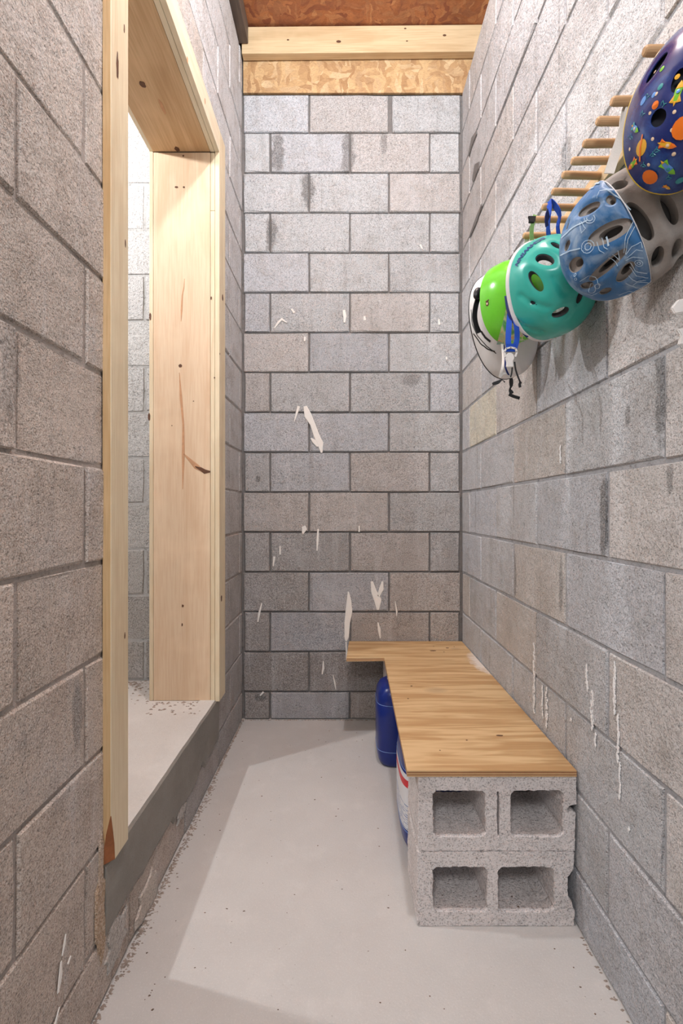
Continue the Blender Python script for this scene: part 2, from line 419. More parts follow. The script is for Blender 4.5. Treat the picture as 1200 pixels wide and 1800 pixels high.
# back wall
wb = structure(box('wall_back', XL-.20, XR+.20, YB+.014, YB+.20, -.05, 3.474, M_mort_dark), 'grey concrete block end wall behind the plywood bench', 'wall')
def grab(parent, fn):
    before = set(COL.objects)
    fn()
    for o in set(COL.objects)-before:
        if o.parent == parent: o.location = Vector(o.location)-parent.location
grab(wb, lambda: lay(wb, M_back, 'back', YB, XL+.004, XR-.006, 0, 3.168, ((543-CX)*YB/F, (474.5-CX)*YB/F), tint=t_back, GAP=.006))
# right wall
wr = structure(box('wall_right', XR+.0040, XR+.20, YF, YB+.011, -.05, 3.17, M_mort_mid), 'light grey concrete block wall carrying the peg rail and helmets', 'wall')
grab(wr, lambda: lay(wr, M_right, 'right', XR, -.15, YB-.001, 0, 3.17, (1.90, 2.11), tint=t_right, GAP=.0068, chip=1.0, jit=.0018))
# left wall: mortar backing in four pieces round the doorway
YA, YZ = 1.088, 1.985
HOLE = (YA, YZ, .13, 2.535)
bm = bmesh.new()
for (a, b_, c, d) in ((YF, YA, -.05, 3.37), (YZ, YB+.011, -.05, 3.37), (YA, YZ, 2.535, 3.37), (YA, YZ, -.05, .13)):
    box_bm(bm, XL-.24, XL-.0040, a, b_, c, d)
wl = structure(mesh_bm('wall_left', bm, None, M_mort_left), 'brownish concrete block wall with the framed doorway', 'wall')
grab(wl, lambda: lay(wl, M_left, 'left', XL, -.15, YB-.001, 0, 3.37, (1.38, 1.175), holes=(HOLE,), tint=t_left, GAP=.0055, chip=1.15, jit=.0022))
# wall of the adjoining room seen through the doorway
YW = 2.17
wo = structure(box('wall_adjoining', -2.6, XL-.245, YW+.003, YW+.15, .2, 3.47, M_mort_light), 'pale block wall seen through the doorway', 'wall')
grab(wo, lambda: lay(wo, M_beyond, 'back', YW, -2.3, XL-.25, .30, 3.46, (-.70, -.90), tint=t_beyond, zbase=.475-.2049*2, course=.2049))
structure(box('wall_far', -2.75, -2.6, -.6, YW+.15, .2, 3.47, M_mort_mid), 'far wall of the room beyond the doorway', 'wall')

# ------------------------------------------------------------------ ceiling
ce = structure(box('ceiling', -2.75, 1.1, YF, YB+.03, 3.476, 3.495, M_osb_red), 'reddish brown strand board ceiling', 'ceiling')
def tilt(o, a): o.rotation_euler.y = a
bmx = box('ceiling_beam', -.515, .80, 2.402, 2.441, 3.335, 3.468, M_pine_x, bevel=.003); tilt(bmx, -.010)
tag(bmx, 'pale pine beam running across under the ceiling', 'beam')
for (px, py, r) in ((506, 70, .006), (595, 73, .012), (715, 72, .005), (781, 62, .009), (712, 50, .006)):
    q = PW(px, py, 2.4013)
    b2 = bmesh.new(); bmesh.ops.create_circle(b2, cap_ends=True, segments=12, radius=r)
    for v in b2.verts: v.co = Vector((v.co.x*1.0, 0, v.co.y*.5))
    ex = bmesh.ops.extrude_face_region(b2, geom=b2.faces[:])
    bmesh.ops.translate(b2, verts=[v for v in ex['geom'] if isinstance(v, bmesh.types.BMVert)], vec=(0, .0012, 0))
    k = mesh_bm('knot', b2, bmx, M_knot); k.matrix_parent_inverse = bmx.matrix_basis.inverted(); k.location = (q.x, 2.4006, q.z)
tag(box('strand_board', -.517, .80, YB-.004, YB+.008, 3.172, 3.470, M_osb), 'tan strand board strip between block wall and beam', 'board')
tag(box('ceiling_joist', -.64, -.482, YF, 2.398, 3.374, 3.470, M_joist, bevel=.003), 'dark old joist resting on the left wall', 'joist')

# ------------------------------------------------------------------ concrete sill and raised floor
sl = empty('concrete_sill', (XL, 1.5, 0)); tag(sl, 'thick poured concrete sill under the doorway', 'sill', kind='structure')
bm = bmesh.new()
# ragged lower front: strips along y
ny = 46; top, low, lowb = [], [], []
box_bm(bm, XL-.2449, XL-.02, YA+.001, YZ-.001, .05, .2955)
box_bm(bm, -2.6, XL-.245, -.6, YW, .05, .2955)
slab = mesh_bm('slab', bm, sl, M_sill); slab.location = -sl.location
bm = bmesh.new()
rows = []
for i in range(ny+1):
    y = 1.046+(1.975-1.046)*i/ny
    zt = .298+.0022*noise.noise((y*14, 0, 0))
    if y < 1.125: zt = .292
    zb = .135 - .03*noise.noise((y*6, 3, 0)) - .022*noise.noise((y*22, 5, 0)) - (.02 if y > 1.45 else 0)
    xo = XL+.007+.002*noise.noise((y*9, 1, 0))
    prof = [(XL-.06, zt+.0004), (xo-.006, zt), (xo, zt-.007), (xo+.002, (zt+zb)/2), (xo, zb+.01), (XL+.001, zb-.004), (XL-.03, zb-.004)]
    rows.append([bm.verts.new((x, y, z)) for x, z in prof])
for i in range(ny):
    for j in range(6): bm.faces.new((rows[i][j], rows[i+1][j], rows[i+1][j+1], rows[i][j+1]))
bm.faces.new(rows[0]); bm.faces.new(rows[-1][::-1])
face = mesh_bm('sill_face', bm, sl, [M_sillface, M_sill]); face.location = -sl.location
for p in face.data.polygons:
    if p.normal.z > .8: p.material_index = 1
face['label'] = 'dark trowelled front face of the sill'

# ------------------------------------------------------------------ doorway frame
df = empty('door_1', (XL, 1.5, .3)); tag(df, 'new pine frame around the doorway, without a door leaf', 'door frame', kind='structure')
XO = -.5055                  # corridor face of the casing
def lum(name, x0, x1, y0, y1, z0, z1, mat, bev=.0018, label=None):
    o = box(name, x0, x1, y0, y1, z0, z1, mat, df, bev)
    if label: o['label'] = label
    return o
S0, S1 = .2962, 2.496
# far jamb
lum('jamb_board', -.7705, -.5425, 1.94, 1.978, S0, S1, M_jamb, label='wide pinkish jamb board with a red streak')
lum('filler_strip', -.5415, -.5245, 1.941, 1.978, S0, 2.262, M_pine_z)
lum('filler_strip', -.5415, -.5245, 1.941, 1.978, 2.263, S1, M_pine_z)
lum('casing', -.5235, XO, 1.94, 2.034, S0-.004, 2.590, M_pine_z)
lum('casing', -.787, -.7715, 1.94, 2.03, S0, 2.50, M_pine_z)
# near jamb
lum('jamb_board', -.7705, -.5425, 1.088, 1.118, S0, S1, M_jamb)
lum('filler_strip', -.5415, -.5245, 1.088, 1.117, S0, S1, M_pine_z)
lum('casing', -.787, -.7715, 1.03, 1.117, S0, 2.50, M_pine_z)
# near casing with a bark-edged lower corner
bm = bmesh.new()
zz = [.295, .33, .36, .40, 2.4955]
cutd = [.020, .0175, .011, .0, .0]
ringsv = []
for z, c_ in zip(zz, cutd):
    x0, x1, y0, y1 = -.5235, XO, 1.043, 1.125
    c_ = max(c_, .0012)
    ringsv.append([bm.verts.new((x, y, z)) for x, y in ((x0, y0), (x1-min(c_, .015), y0), (x1, y0+c_*.9), (x1, y1), (x0, y1))])
for a, b_ in zip(ringsv, ringsv[1:]):
    for k in range(5):
        f = bm.faces.new((a[k], a[(k+1) % 5], b_[(k+1) % 5], b_[k]))
        if k == 0: f.material_index = 2  # narrow near face gets the more orange pine
        if k == 1 and a[k].co.z < .39: f.material_index = 1
bm.faces.new(ringsv[0]); bm.faces.new(ringsv[-1])
nc = mesh_bm('casing', bm, df, [M_pine_z, M_bark, M_orange_edge]); nc.location = -df.location
nc['label'] = 'nearest pine casing with reddish bark at its foot'
# header
lum('header_board', -.7705, -.5425, 1.119, 1.939, 2.4975, 2.534, M_soffit, label='darker header board seen from below')
lum('filler_strip', -.5415, -.5245, 1.119, 1.94, 2.4972, 2.534, M_pine_y)
lum('casing', -.5235, XO, 1.043, 1.9395, 2.4972, 2.590, M_pine_y)
lum('casing', -.787, -.7715, 1.03, 2.03, 2.5012, 2.58, M_pine_y)

# knots, pith line and cracks in the far jamb board (its face is the plane y = 1.94)
YJ = 1.9398
def ribbon_flat(name, parent, mat, pts, widths, nrm, th=.0008, seed=1):
    """thin flat strip through world points lying on a plane with normal nrm"""
    nrm = Vector(nrm); r = random.Random(seed); bm = bmesh.new(); L = []
    for i, (p, w_) in enumerate(zip(pts, widths)):
        p = Vector(p); t = (Vector(pts[min(i+1, len(pts)-1)])-Vector(pts[max(i-1, 0)])).normalized()
        s = t.cross(nrm).normalized()*w_*.5
        L.append([bm.verts.new(p-s), bm.verts.new(p-s*.8+nrm*th), bm.verts.new(p+s*.8+nrm*th), bm.verts.new(p+s)])
    for a, b_ in zip(L, L[1:]):
        for k in range(3): bm.faces.new((a[k], a[k+1], b_[k+1], b_[k]))
    bm.faces.new(L[0]); bm.faces.new(L[-1])
    o = mesh_bm(name, bm, parent, mat)
    if parent: o.location = -parent.location
    return o
def jp(px, py): return PW(px, py, YJ)
jb = df
ribbon_flat('pith_streak', jb, M_red, [jp(*q) for q in ((315, 655), (318, 700), (322, 745), (322, 800), (321, 860))], [.002, .010, .007, .012, .002], (0, -1, 0))
ribbon_flat('pith_streak', jb, M_red, [jp(*q) for q in ((323, 798), (333, 808), (345, 820), (358, 829))], [.004, .012, .022, .010], (0, -1, 0))
ribbon_flat('knot', jb, M_knot, [jp(*q) for q in ((343, 820), (352, 824), (360, 829), (369.5, 829))], [.004, .014, .018, .006], (0, -1, 0), .0016)
ribbon_flat('crack', jb, M_red, [jp(*q) for q in ((324, 490), (323, 505), (320, 520), (319, 545), (318, 565))], [.001, .003, .005, .007, .001], (0, -1, 0))
for i, (px, py, rx, rz) in enumerate(((322, 274, .004, .003), (310, 329, .007, .004), (323, 329, .004, .004), (317, 643, .007, .006), (321, 1065, .004, .006), (320, 1098, .003, .007), (371, 524, .003, .006), (377, 664, .003, .003), (340, 705, .002, .002), (302, 748, .002, .002))):
    blob('knot', jb, M_knot, '-y', jp(px, py) if px < 372 else PW(px, py, 1.9395), rx, rz, seed=i)
# knots on casings (corridor faces)
for i, (px, py, ry, rz) in enumerate(((206, 115, .010, .030), (218, 50, .004, .010), (220, 428, .004, .008), (219, 1117, .004, .007))):
    q = PX(px, py, XO); blob('knot', jb, M_knot, '+x', q+Vector((.0002, 0, 0)), ry*.5, rz, seed=20+i)
for i, (px, py, ry, rz) in enumerate(((391, 523, .016, .022), (389, 1052, .014, .022), (386, 622, .006, .006))):
    q = PX(px, py, XO); blob('knot', jb, M_knot, '+x', q+Vector((.0002, 0, 0)), ry*.6, rz*.6, seed=30+i)
for i, (px, py) in enumerate(((329, 105), (360, 178))):
    q = PX(px, py, XO); blob('knot', jb, M_red, '+x', q+Vector((.0002, 0, 0)), .006, .010, seed=40+i)
q = PZ(251, 149, 2.4972); blob('knot', jb, M_knot, '-z', q, .009, .013, seed=50)
q = PZ(311, 262, 2.4972); blob('knot', jb, M_knot, '-z', q, .010, .012, seed=51)
q = PZ(285, 188, 2.4972); blob('knot', jb, M_red, '-z', q, .006, .03, seed=52)
for i, (px, py) in enumerate(((264, 556), (262, 733))): blob('knot', jb, M_knot, '-y', PW(px, py, 1.9398), .005, .014, seed=60+i)

# ------------------------------------------------------------------ paint drips (parts of the walls they are on)
def drip(parent, pts, ws, nrm, name='paint_drip', mat=M_paint, seed=0, th=.0012):
    return ribbon_flat(name, parent, mat, pts, ws, nrm, th, seed)
yb = YB-.0016
def bd(pts, ws): drip(wb, [PW(a, b_, yb) for a, b_ in pts], [w_/347 for w_ in ws], (0, -1, 0))
bd(((536, 714), (541, 730), (549, 745), (556, 765), (563, 780), (565, 796)), (6, 13, 9, 10, 11, 3))
bd(((546, 770), (552, 776), (558, 785)), (2, 7, 3))
bd(((525, 714), (521, 727), (517, 741)), (5, 4, 1))
bd(((612, 1040), (613, 1055), (613, 1075), (610, 1095), (609, 1120), (608, 1127)), (2, 8, 12, 10, 8, 3))
bd(((608, 1128), (609, 1145), (608, 1160)), (3, 3, 1))
bd(((664, 1094), (666, 1106), (668, 1122)), (2, 5, 2))
bd(((653, 1022), (657, 1040), (664, 1056), (664, 1072)), (4, 10, 13, 4))
bd(((672, 1022), (670, 1035), (665, 1048)), (3, 8, 5))
bd(((533, 925), (535, 930), (532, 938)), (7, 9, 3))
bd(((559, 930), (558, 948), (557, 968)), (3, 4, 2)); bd(((492, 960), (492, 975)), (2, 3)); bd(((482, 978), (480, 995)), (4, 2))
bd(((482, 577), (488, 568), (495, 561), (504, 567)), (2, 4, 5, 2))
bd(((604, 545), (606, 556), (605, 567)), (5, 6, 3)); bd(((512, 543), (517, 550)), (3, 4)); bd(((640, 556), (641, 563)), (3, 5))
bd(((536, 592), (535, 600)), (4, 3)); bd(((771, 561), (772, 571)), (2, 4)); bd(((784, 627), (785, 632)), (3, 3))
bd(((460, 1060), (455, 1080), (453, 1093)), (2, 4, 2)); bd(((568, 1162), (568, 1175), (566, 1185)), (2, 4, 2))
bd(((585, 1186), (588, 1200), (590, 1212)), (1, 3, 1)); bd(((694, 1056), (697, 1075), (697, 1083)), (1, 3, 1)); bd(((738, 430), (742, 438)), (4, 2))
bd(((631, 924), (631, 935)), (2, 3)); bd(((457, 1223), (463, 1216)), (3, 3))
xr = XR-.0018
def rd(px, y0, y1, w_, seed):                     # chalky broken streak on the right wall
    r = random.Random(seed); n = max(3, int((y1-y0)/11)); pts, ws = [], []
    for i in range(n+1):
        py = y0+(y1-y0)*i/n
        pts.append(PX(px+(r.random()-.5)*2, py, xr)); ws.append(w_*(.35+.9*r.random())*(.4 if i in (0, n) else 1))
    bm = bmesh.new()
    for i in range(int((y1-y0)*1.0)):
        t = r.random(); k = t*n; j = min(n-1, int(k)); p = pts[j].lerp(pts[j+1], k-j); ww = ws[j]*(1-(k-j))+ws[j+1]*(k-j)
        cy = p.y+(r.random()-.5)*ww*.9; a_, b2 = .0010+.0022*r.random(), .0016+.0042*r.random()
        dx_ = xr-.0002-.0009*r.random()
        vs = [bm.verts.new((dx_, cy+a_*math.cos(m*1.047)*(.6+.6*r.random()), p.z+b2*math.sin(m*1.047)*(.6+.6*r.random()))) for m in range(6)]
        bs = [bm.verts.new((xr+.001, v.co.y, v.co.z)) for v in vs]
        bm.faces.new(vs)
        for m in range(6): bm.faces.new((vs[m], vs[(m+1) % 6], bs[(m+1) % 6], bs[m]))
    o = mesh_bm('chalk_streak', bm, wr, M_chalk); o.location = -wr.location; o['kind'] = 'stuff'
rd(938, 1130, 1255, .018, 1); rd(960, 1208, 1278, .022, 2); rd(953, 1205, 1262, .010, 3)
rd(1031, 1168, 1215, .012, 4); rd(1040, 1215, 1285, .016, 5); rd(1046, 1290, 1310, .006, 6)
rd(1080, 1165, 1255, .011, 7); rd(1086, 1255, 1340, .008, 8); rd(1089, 1340, 1403, .004, 9); rd(984, 785, 815, .008, 10)
rd(1002, 1262, 1270, .012, 11); rd(1105, 1454, 1460, .008, 12)
xl = XL+.0035
def ld(pts, ws): drip(wl, [PX(a, b_, xl) for a, b_ in pts], ws, (1, 0, 0))
ld(((115, 1642), (113, 1660), (109, 1680)), (.002, .008, .003)); ld(((124, 1680), (119, 1695)), (.004, .006))
ld(((107, 1690), (106, 1715), (102, 1745)), (.004, .012, .006)); ld(((104, 1770), (98, 1795), (94, 1815)), (.003, .007, .008))
M_rub = block_mat('broken_mortar', 1.0, (), .0, dirt=.2)
for i, (px, py, ry, rz, c_) in enumerate(((262, 1570, .075, .055, (.62, .54, .47)), (318, 1425, .05, .03, (.50, .46, .42)), (174, 1600, .018, .13, (.50, .35, .23)), (203, 1655, .05, .05, (.50, .46, .42)))):
    q = PX(px, py, XL); o = blob('broken_patch', wl, M_rub, '+x', (XL+.0005, q.y, q.z), ry, rz, .0045, seed=90+i, jag=.4, n=18); o.color = (*c_, 1)
# dark smears of fresh mortar on the right wall
for i, (pts, w_) in enumerate((([(838, 232), (829, 250), (824, 272)], .05), ([(842, 290), (834, 302), (831, 318)], .07), ([(847, 360), (838, 385), (826, 415)], .035))):
    me = drip(wr, [PX(a, b_, xr) for a, b_ in pts], [w_*.4, w_, w_*.4], (-1, 0, 0), 'mortar_smear', M_mort_dark, th=.003)

# ------------------------------------------------------------------ floor grit
def grit(name, pts, size, mat, label, cat, seed=3):
    r = random.Random(seed); bm = bmesh.new()
    for (x, y, z) in pts:
        s = size*(.4+r.random()); vs = []
        for k in range(5):
            a = k*2*math.pi/5+r.random(); vs.append(bm.verts.new((x+s*math.cos(a)*(.6+r.random()), y+s*math.sin(a)*(.5+r.random()*.5), z)))
        t = bm.verts.new((x, y, z+s*(.4+.4*r.random())))
        for k in range(5): bm.faces.new((vs[k], vs[(k+1) % 5], t))
    return tag(mesh_bm(name, bm, None, mat), label, cat, kind='stuff')
M_grit = plain('grit_brown', (.16, .11, .08), .9, .1, 0, .5)
M_dirt = plain('dirt_tan', (.31, .255, .215), .95, .1, 0, .5)
spots = [PZ(a, b_) for a, b_ in ((265, 1745), (262, 1750), (267, 1741), (268, 1775), (560, 1375), (519, 1393), (601, 1563), (640, 1560), (270, 1622), (275, 1640), (258, 1675), (590, 1435), (594, 1422), (682, 1596), (707, 1452), (856, 1632), (862, 1640), (866, 1646), (940, 1648), (1012, 1655), (820, 1640), (930, 1655), (790, 1654), (722, 1552), (476, 1366), (455, 1372), (510, 1310), (1020, 1735), (1056, 1757), (1028, 1752))]
spots += [Vector((R.uniform(-.5, .55), R.uniform(.95, 2.4), 0)) for _ in range(120)]
spots = [s for s in spots if not (s.x > .14 and 1.18 < s.y) and s.y < 2.38]
grit('floor_grit', spots, .0022, M_grit, 'dark crumbs scattered on the grey floor', 'grit')
pts = []
for _ in range(1100):
    y = R.uniform(.8, 2.44); t = abs(R.gauss(0, 1))
    pts.append((XL+.004+t*.006*(1.6 if 1.1 < y < 1.9 else .6), y, 0))
for _ in range(200): pts.append((R.uniform(XL, 0.2), YB-.004-abs(R.gauss(0, .004)), 0))
for _ in range(45): pts.append((XR-.004-abs(R.gauss(0, .003)), R.uniform(.85, 1.20), 0))
grit('dirt_line', pts, .0034, M_dirt, 'brown dirt crumbs lying along the foot of the walls', 'dirt', 5)
pts = [(R.uniform(-.98, -.6), R.choice((R.uniform(2.06, 2.165), R.uniform(1.9, 2.165))), .2955) for _ in range(260)]
pts += [(R.uniform(-.76, -.53), R.uniform(1.80, 1.938), .2957) for _ in range(40)]
pts = [p for p in pts if not (p[0] > -.79 and p[1] > 1.93)]
grit('sill_rubble', pts, .006, M_dirt, 'mortar rubble on the raised slab beyond the doorway', 'rubble', 6)

# ------------------------------------------------------------------ hollow cinder blocks under the bench
def cinder(name, loc, seed, slit, notch, label, group, W=.402, H=.190, D=.19, flip=False):
    r = random.Random(seed)
    root = empty(name, loc)
    def ragged(pts, amp, step=.007, closed=True):
        out = []
        n = len(pts)
        for i in range(n):
            a, b_ = Vector(pts[i]), Vector(pts[(i+1) % n]); L = (b_-a).length; k = max(1, int(L/step))
            for j in range(k):
                p = a.lerp(b_, j/k); nn = Vector((-(b_-a).y, (b_-a).x)).normalized()
                out.append(p+nn*(r.random()-.5)*2*amp)
        return out
    w2 = W/2
    def rr_(x0, x1, z0, z1, c=.009): return [(x0+c, z0), (x1-c, z0), (x1, z0+c), (x1, z1-c), (x1-c, z1), (x0+c, z1), (x0, z1-c), (x0, z0+c)]
    outer = [(-w2+.004, 0), (w2-.004, 0), (w2-.004, H*.22)]
    if notch == 'small': outer += [(w2-.002, H*.50), (w2-.016, H*.545), (w2-.022, H*.50), (w2-.024, H*.55), (w2-.018, H*.60), (w2, H*.62)]
    else: outer = [(-w2+.004, 0), (w2-.002, 0), (w2, H*.20), (w2-.010, H*.34), (w2-.018, H*.40), (w2-.018, H*.66), (w2-.004, H*.76)]
    outer += [(w2, H-.004), (w2-.004, H), (-w2+.004, H), (-w2, H-.004), (-w2, .004)]
    h0, h1 = .037, H-.040
    if slit: holes = [rr_(-w2+.039, -w2+.172, h0, h1), rr_(w2-.168, w2-.035, h0, h1), rr_(.002-.0026, .002+.0026, h0, h1-.002, .001)]
    else: holes = [rr_(-w2+.040, -w2+.178, h0, h1), rr_(w2-.196, w2-.054, h0, h1)]
    loops = [ragged(outer, .0011)]+[ragged(h, .0016 if (max(p[0] for p in h)-min(p[0] for p in h)) > .02 else .0008) for h in holes]
    bm = bmesh.new()
    fronts, mids, backs = [], [], []
    for li, lp in enumerate(loops):
        cx = sum(p.x for p in lp)/len(lp); cz = sum(p.y for p in lp)/len(lp)
        f_, m_, b_ = [], [], []
        for p in lp:
            s = 1 if li == 0 else -1      # small worn arris on front
            q = Vector((p.x-cx, p.y-cz)); qn = q.normalized()
            e = .0018
            fp = p-qn*e if li == 0 else p+qn*e
            tp = 1.0 if li == 0 else .93
            f_.append(bm.verts.new((fp.x, 0, fp.y))); m_.append(bm.verts.new((p.x, .003, p.y)))
            b_.append(bm.verts.new((cx+q.x*tp, D, cz+q.y*tp)))
        fronts.append(f_); mids.append(m_); backs.append(b_)
    for a, b_ in zip(fronts, mids):
        n = len(a)
        for k in range(n): bm.faces.new((a[k], a[(k+1) % n], b_[(k+1) % n], b_[k]))
    for a, b_ in zip(mids, backs):
        n = len(a)
        for k in range(n): bm.faces.new((a[k], a[(k+1) % n], b_[(k+1) % n], b_[k]))
    for grp in (fronts, backs):
        es = []
        for lp in grp:
            for k in range(len(lp)):
                e = bm.edges.get((lp[k], lp[(k+1) % len(lp)])); es.append(e)
        bmesh.ops.triangle_fill(bm, use_beauty=True, use_dissolve=False, edges=es)
    o = mesh_bm('hollow_body', bm, root, M_cinder); o.color = (.88, .82, .80, 1)
    tag(root, label, 'concrete block', group)
    return root
G = 'hollow concrete blocks carrying the plywood bench'
XB = .387
lower = cinder('concrete_block', (XB-.003, 1.232, 0), 11, False, 'big', 'lower hollow concrete block, on the floor at the near end of the bench', G)
upper = cinder('concrete_block', (XB+.0, 1.232, .1915), 12, True, 'small', 'upper hollow concrete block with a centre slit, directly under the plywood', G, W=.405, H=.193)
cinder('concrete_block', (XB, 2.21, 0), 13, False, 'big', 'lower hollow concrete block at the far end of the bench', G)
cinder('concrete_block', (XB, 2.21, .1915), 14, True, 'small', 'upper hollow concrete block at the far end of the bench', G, H=.193)
# leaf crumbs inside the lower block
cr = [(PZ(a, b_, .0385).x, PZ(a, b_, .0385).y, .039) for a, b_ in ((783, 1552), (790, 1556), (796, 1551), (775, 1548), (803, 1538), (772, 1590), (777, 1574), (846, 1570), (836, 1576), (899, 1576), (910, 1594), (940, 1572), (787, 1554))]
cr = [c for c in cr if 1.24 < c[1] < 1.41]
grit('leaf_crumbs', cr, .0024, M_grit, 'dark leaf crumbs inside the lower hollow block', 'crumbs', 8)

# ------------------------------------------------------------------ plywood L-shaped top
ZP0, ZP1 = .3845, .3995
bench = empty('bench_top', (.38, 1.84, ZP0)); tag(bench, 'L-shaped plywood bench top lying on hollow blocks', 'bench top')
outl = [(.156, 1.226), (.586, 1.226), (.586, 2.440), (.018, 2.440), (.004, 2.160), (.173, 2.166)]
def layer(name, z0, z1, mat, ins):
    bm = bmesh.new()
    vs = [bm.verts.new((x-.38, y-1.84, z0-ZP0)) for x, y in outl]
    cx, cy = 0, 0
    f = bm.faces.new(vs)
    if ins: bmesh.ops.inset_region(bm, faces=[f], thickness=ins, use_even_offset=True); \
            bmesh.ops.delete(bm, geom=[g for g in bm.faces if g is not f], context='FACES')
    ex = bmesh.ops.extrude_face_region(bm, geom=[f])
    bmesh.ops.translate(bm, verts=[v for v in ex['geom'] if isinstance(v, bmesh.types.BMVert)], vec=(0, 0, z1-z0))
    return mesh_bm(name, bm, bench, mat)
M_v1 = plain('veneer_dark', (.36, .17, .08), .7, .2, 0, .25); M_v2 = plain('veneer_light', (.66, .43, .22), .7, .2, 0, .15)
zs = [0, .003, .006, .009, .012]
for i, z in enumerate(zs):
    top = i == 4
    layer('veneer', ZP0+z, ZP0+z+.003, M_ply if top else (M_v2 if i % 2 == 0 else M_v1), 0.0 if i % 2 == 0 else .0006)
for i, (a, b_, rx, ry) in enumerate(((878, 1293, .010, .004), (761, 1144, .016, .006), (786, 1139, .008, .006), (762, 1136, .003, .003), (780, 1146, .003, .003), (820, 1301, .003, .003), (723, 1206, .004, .004), (798, 1137, .003, .003), (773, 1319, .002, .002), (717, 1228, .003, .003))):
    q = PZ(a, b_, ZP1); blob('knot', bench, M_knot, '+z', q, rx, ry, .0006, seed=70+i)

# ------------------------------------------------------------------ blue jugs
M_blue = plain('blue_plastic', (.007, .024, .20), .28, .5, 0, .1)
M_seam = plain('seam_blue', (.16, .28, .62), .4, .5)
M_cap = plain('cap_white', (.80, .80, .82), .5, .4, 60, .08)
def label_mat():
    m, nt, b = new_mat('jug_label'); b.inputs['Roughness'].default_value = .4
    tc = N(nt, 'ShaderNodeTexCoord').outputs['Object']
    s = N(nt, 'ShaderNodeSeparateXYZ'); nt.links.new(tc, s.inputs[0])
    z = s.outputs[2]
    lines = mth(nt, 'GREATER_THAN', mth(nt, 'SINE', mth(nt, 'MULTIPLY', z, 900)), .1)
    brk = mth(nt, 'GREATER_THAN', noise_n(nt, scaled(nt, tc, (3, 3, 18)), 12, 2), .46)
    zone = mth(nt, 'MULTIPLY', mth(nt, 'GREATER_THAN', z, .055), mth(nt, 'LESS_THAN', z, .150))
    c = mix(nt, (.80, .81, .83), (.10, .20, .45), mth(nt, 'MULTIPLY', mth(nt, 'MULTIPLY', lines, brk), mth(nt, 'MULTIPLY', zone, .8)))
    red = mth(nt, 'MULTIPLY', mth(nt, 'GREATER_THAN', z, .205), mth(nt, 'LESS_THAN', z, .228))
    c = mix(nt, c, (.70, .02, .03), red)
    nt.links.new(c, b.inputs['Base Color']); return m
def sup_ring(cx, cy, ax, ay, p=4.5, n=40):
    out = []
    for k in range(n):
        a = 2*math.pi*k/n; c, s = math.cos(a), math.sin(a)
        out.append((cx+ax*math.copysign(abs(c)**(2/p), c), cy+ay*math.copysign(abs(s)**(2/p), s)))
    return out
def loft(rings, zs_, cap=True):
    bm = bmesh.new(); L = [[bm.verts.new((x, y, z)) for x, y in ring] for ring, z in zip(rings, zs_)]
    for a, b_ in zip(L, L[1:]):
        n = len(a)
        for k in range(n): bm.faces.new((a[k], a[(k+1) % n], b_[(k+1) % n], b_[k]))
    if cap: bm.faces.new(L[0]); bm.faces.new(L[-1])
    return bm
def jug(loc, label, has_label, ax=.11, ay=.13, H=.335):
    root = empty('plastic_jug', loc)
    prof = [(0, .80), (.006, .88), (.025, .955), (.06, .99), (.065, .985), (.07, .995), (.20, 1.0), (H*.76, 1.0), (H*.765, .988), (H*.775, .995), (H*.88, .95), (H*.95, .84), (H*.985, .68), (H, .42)]
    mesh_bm('body', loft([sup_ring(0, 0, ax*s, ay*s, 4.0) for _, s in prof], [z for z, _ in prof]), root, M_blue, True)
    for z in (.067, H*.767):
        bm = loft([sup_ring(0, 0, ax*s, ay*s, 4.0) for s in (.985, 1.003, 1.003, .985)], [z-.0012, z-.0006, z+.0006, z+.0012], False)
        mesh_bm('mould_seam', bm, root, M_seam, True)
    def at(bm, dx, dy):
        for v in bm.verts: v.co.x += dx; v.co.y += dy
        return bm
    cap = loft([sup_ring(0, 0, r_, r_, 2, 28) for r_ in (.019, .019, .027, .027, .0265, .024)], [H-.03, H+.006, H+.006, H+.036, H+.039, H+.041])
    mesh_bm('cap', at(cap, -ax*.35, -.01), root, M_cap)
    # carrying handle
    hp = [Vector((ax*.62, 0, H-.02)), Vector((ax*.55, 0, H+.015)), Vector((ax*.1, 0, H+.022)), Vector((ax*-.0, 0, H-.005))]
    bm = bmesh.new(); L = []
    for p in hp: L.append([bm.verts.new(p+Vector((dx, dy, dz))) for dx, dy, dz in ((-.006, -.01, -.006), (.006, -.01, .006), (.006, .01, .006), (-.006, .01, -.006))])
    for a, b_ in zip(L, L[1:]):
        for k in range(4): bm.faces.new((a[k], a[(k+1) % 4], b_[(k+1) % 4], b_[k]))
    bm.faces.new(L[0]); bm.faces.new(L[-1]); mesh_bm('handle', bm, root, M_blue)
    if has_label:
        rg = sup_ring(0, 0, ax*1.006, ay*1.005, 4.0, 80)
        sel = [p for p in rg[34:55]]
        bm = bmesh.new(); zz_ = [.075, .08, .24, .245]; L = []
        for z in zz_: L.append([bm.verts.new((x, y, z)) for x, y in sel])
        for a, b_ in zip(L, L[1:]):
            for k in range(len(sel)-1): bm.faces.new((a[k], a[k+1], b_[k+1], b_[k]))
        o = mesh_bm('paper_label', bm, root, label_mat(), True); o['label'] = 'white paper label with red band and blue print'
    return tag(root, label, 'jug', 'blue plastic jugs beside the bench')
jug((.245, 2.075, 0), 'blue jug with white cap under the notch of the bench', False, .115, .100, .335)
jug((.282, 1.60, 0), 'blue jug with white and red label just behind the front blocks', True, .107, .135, .33)

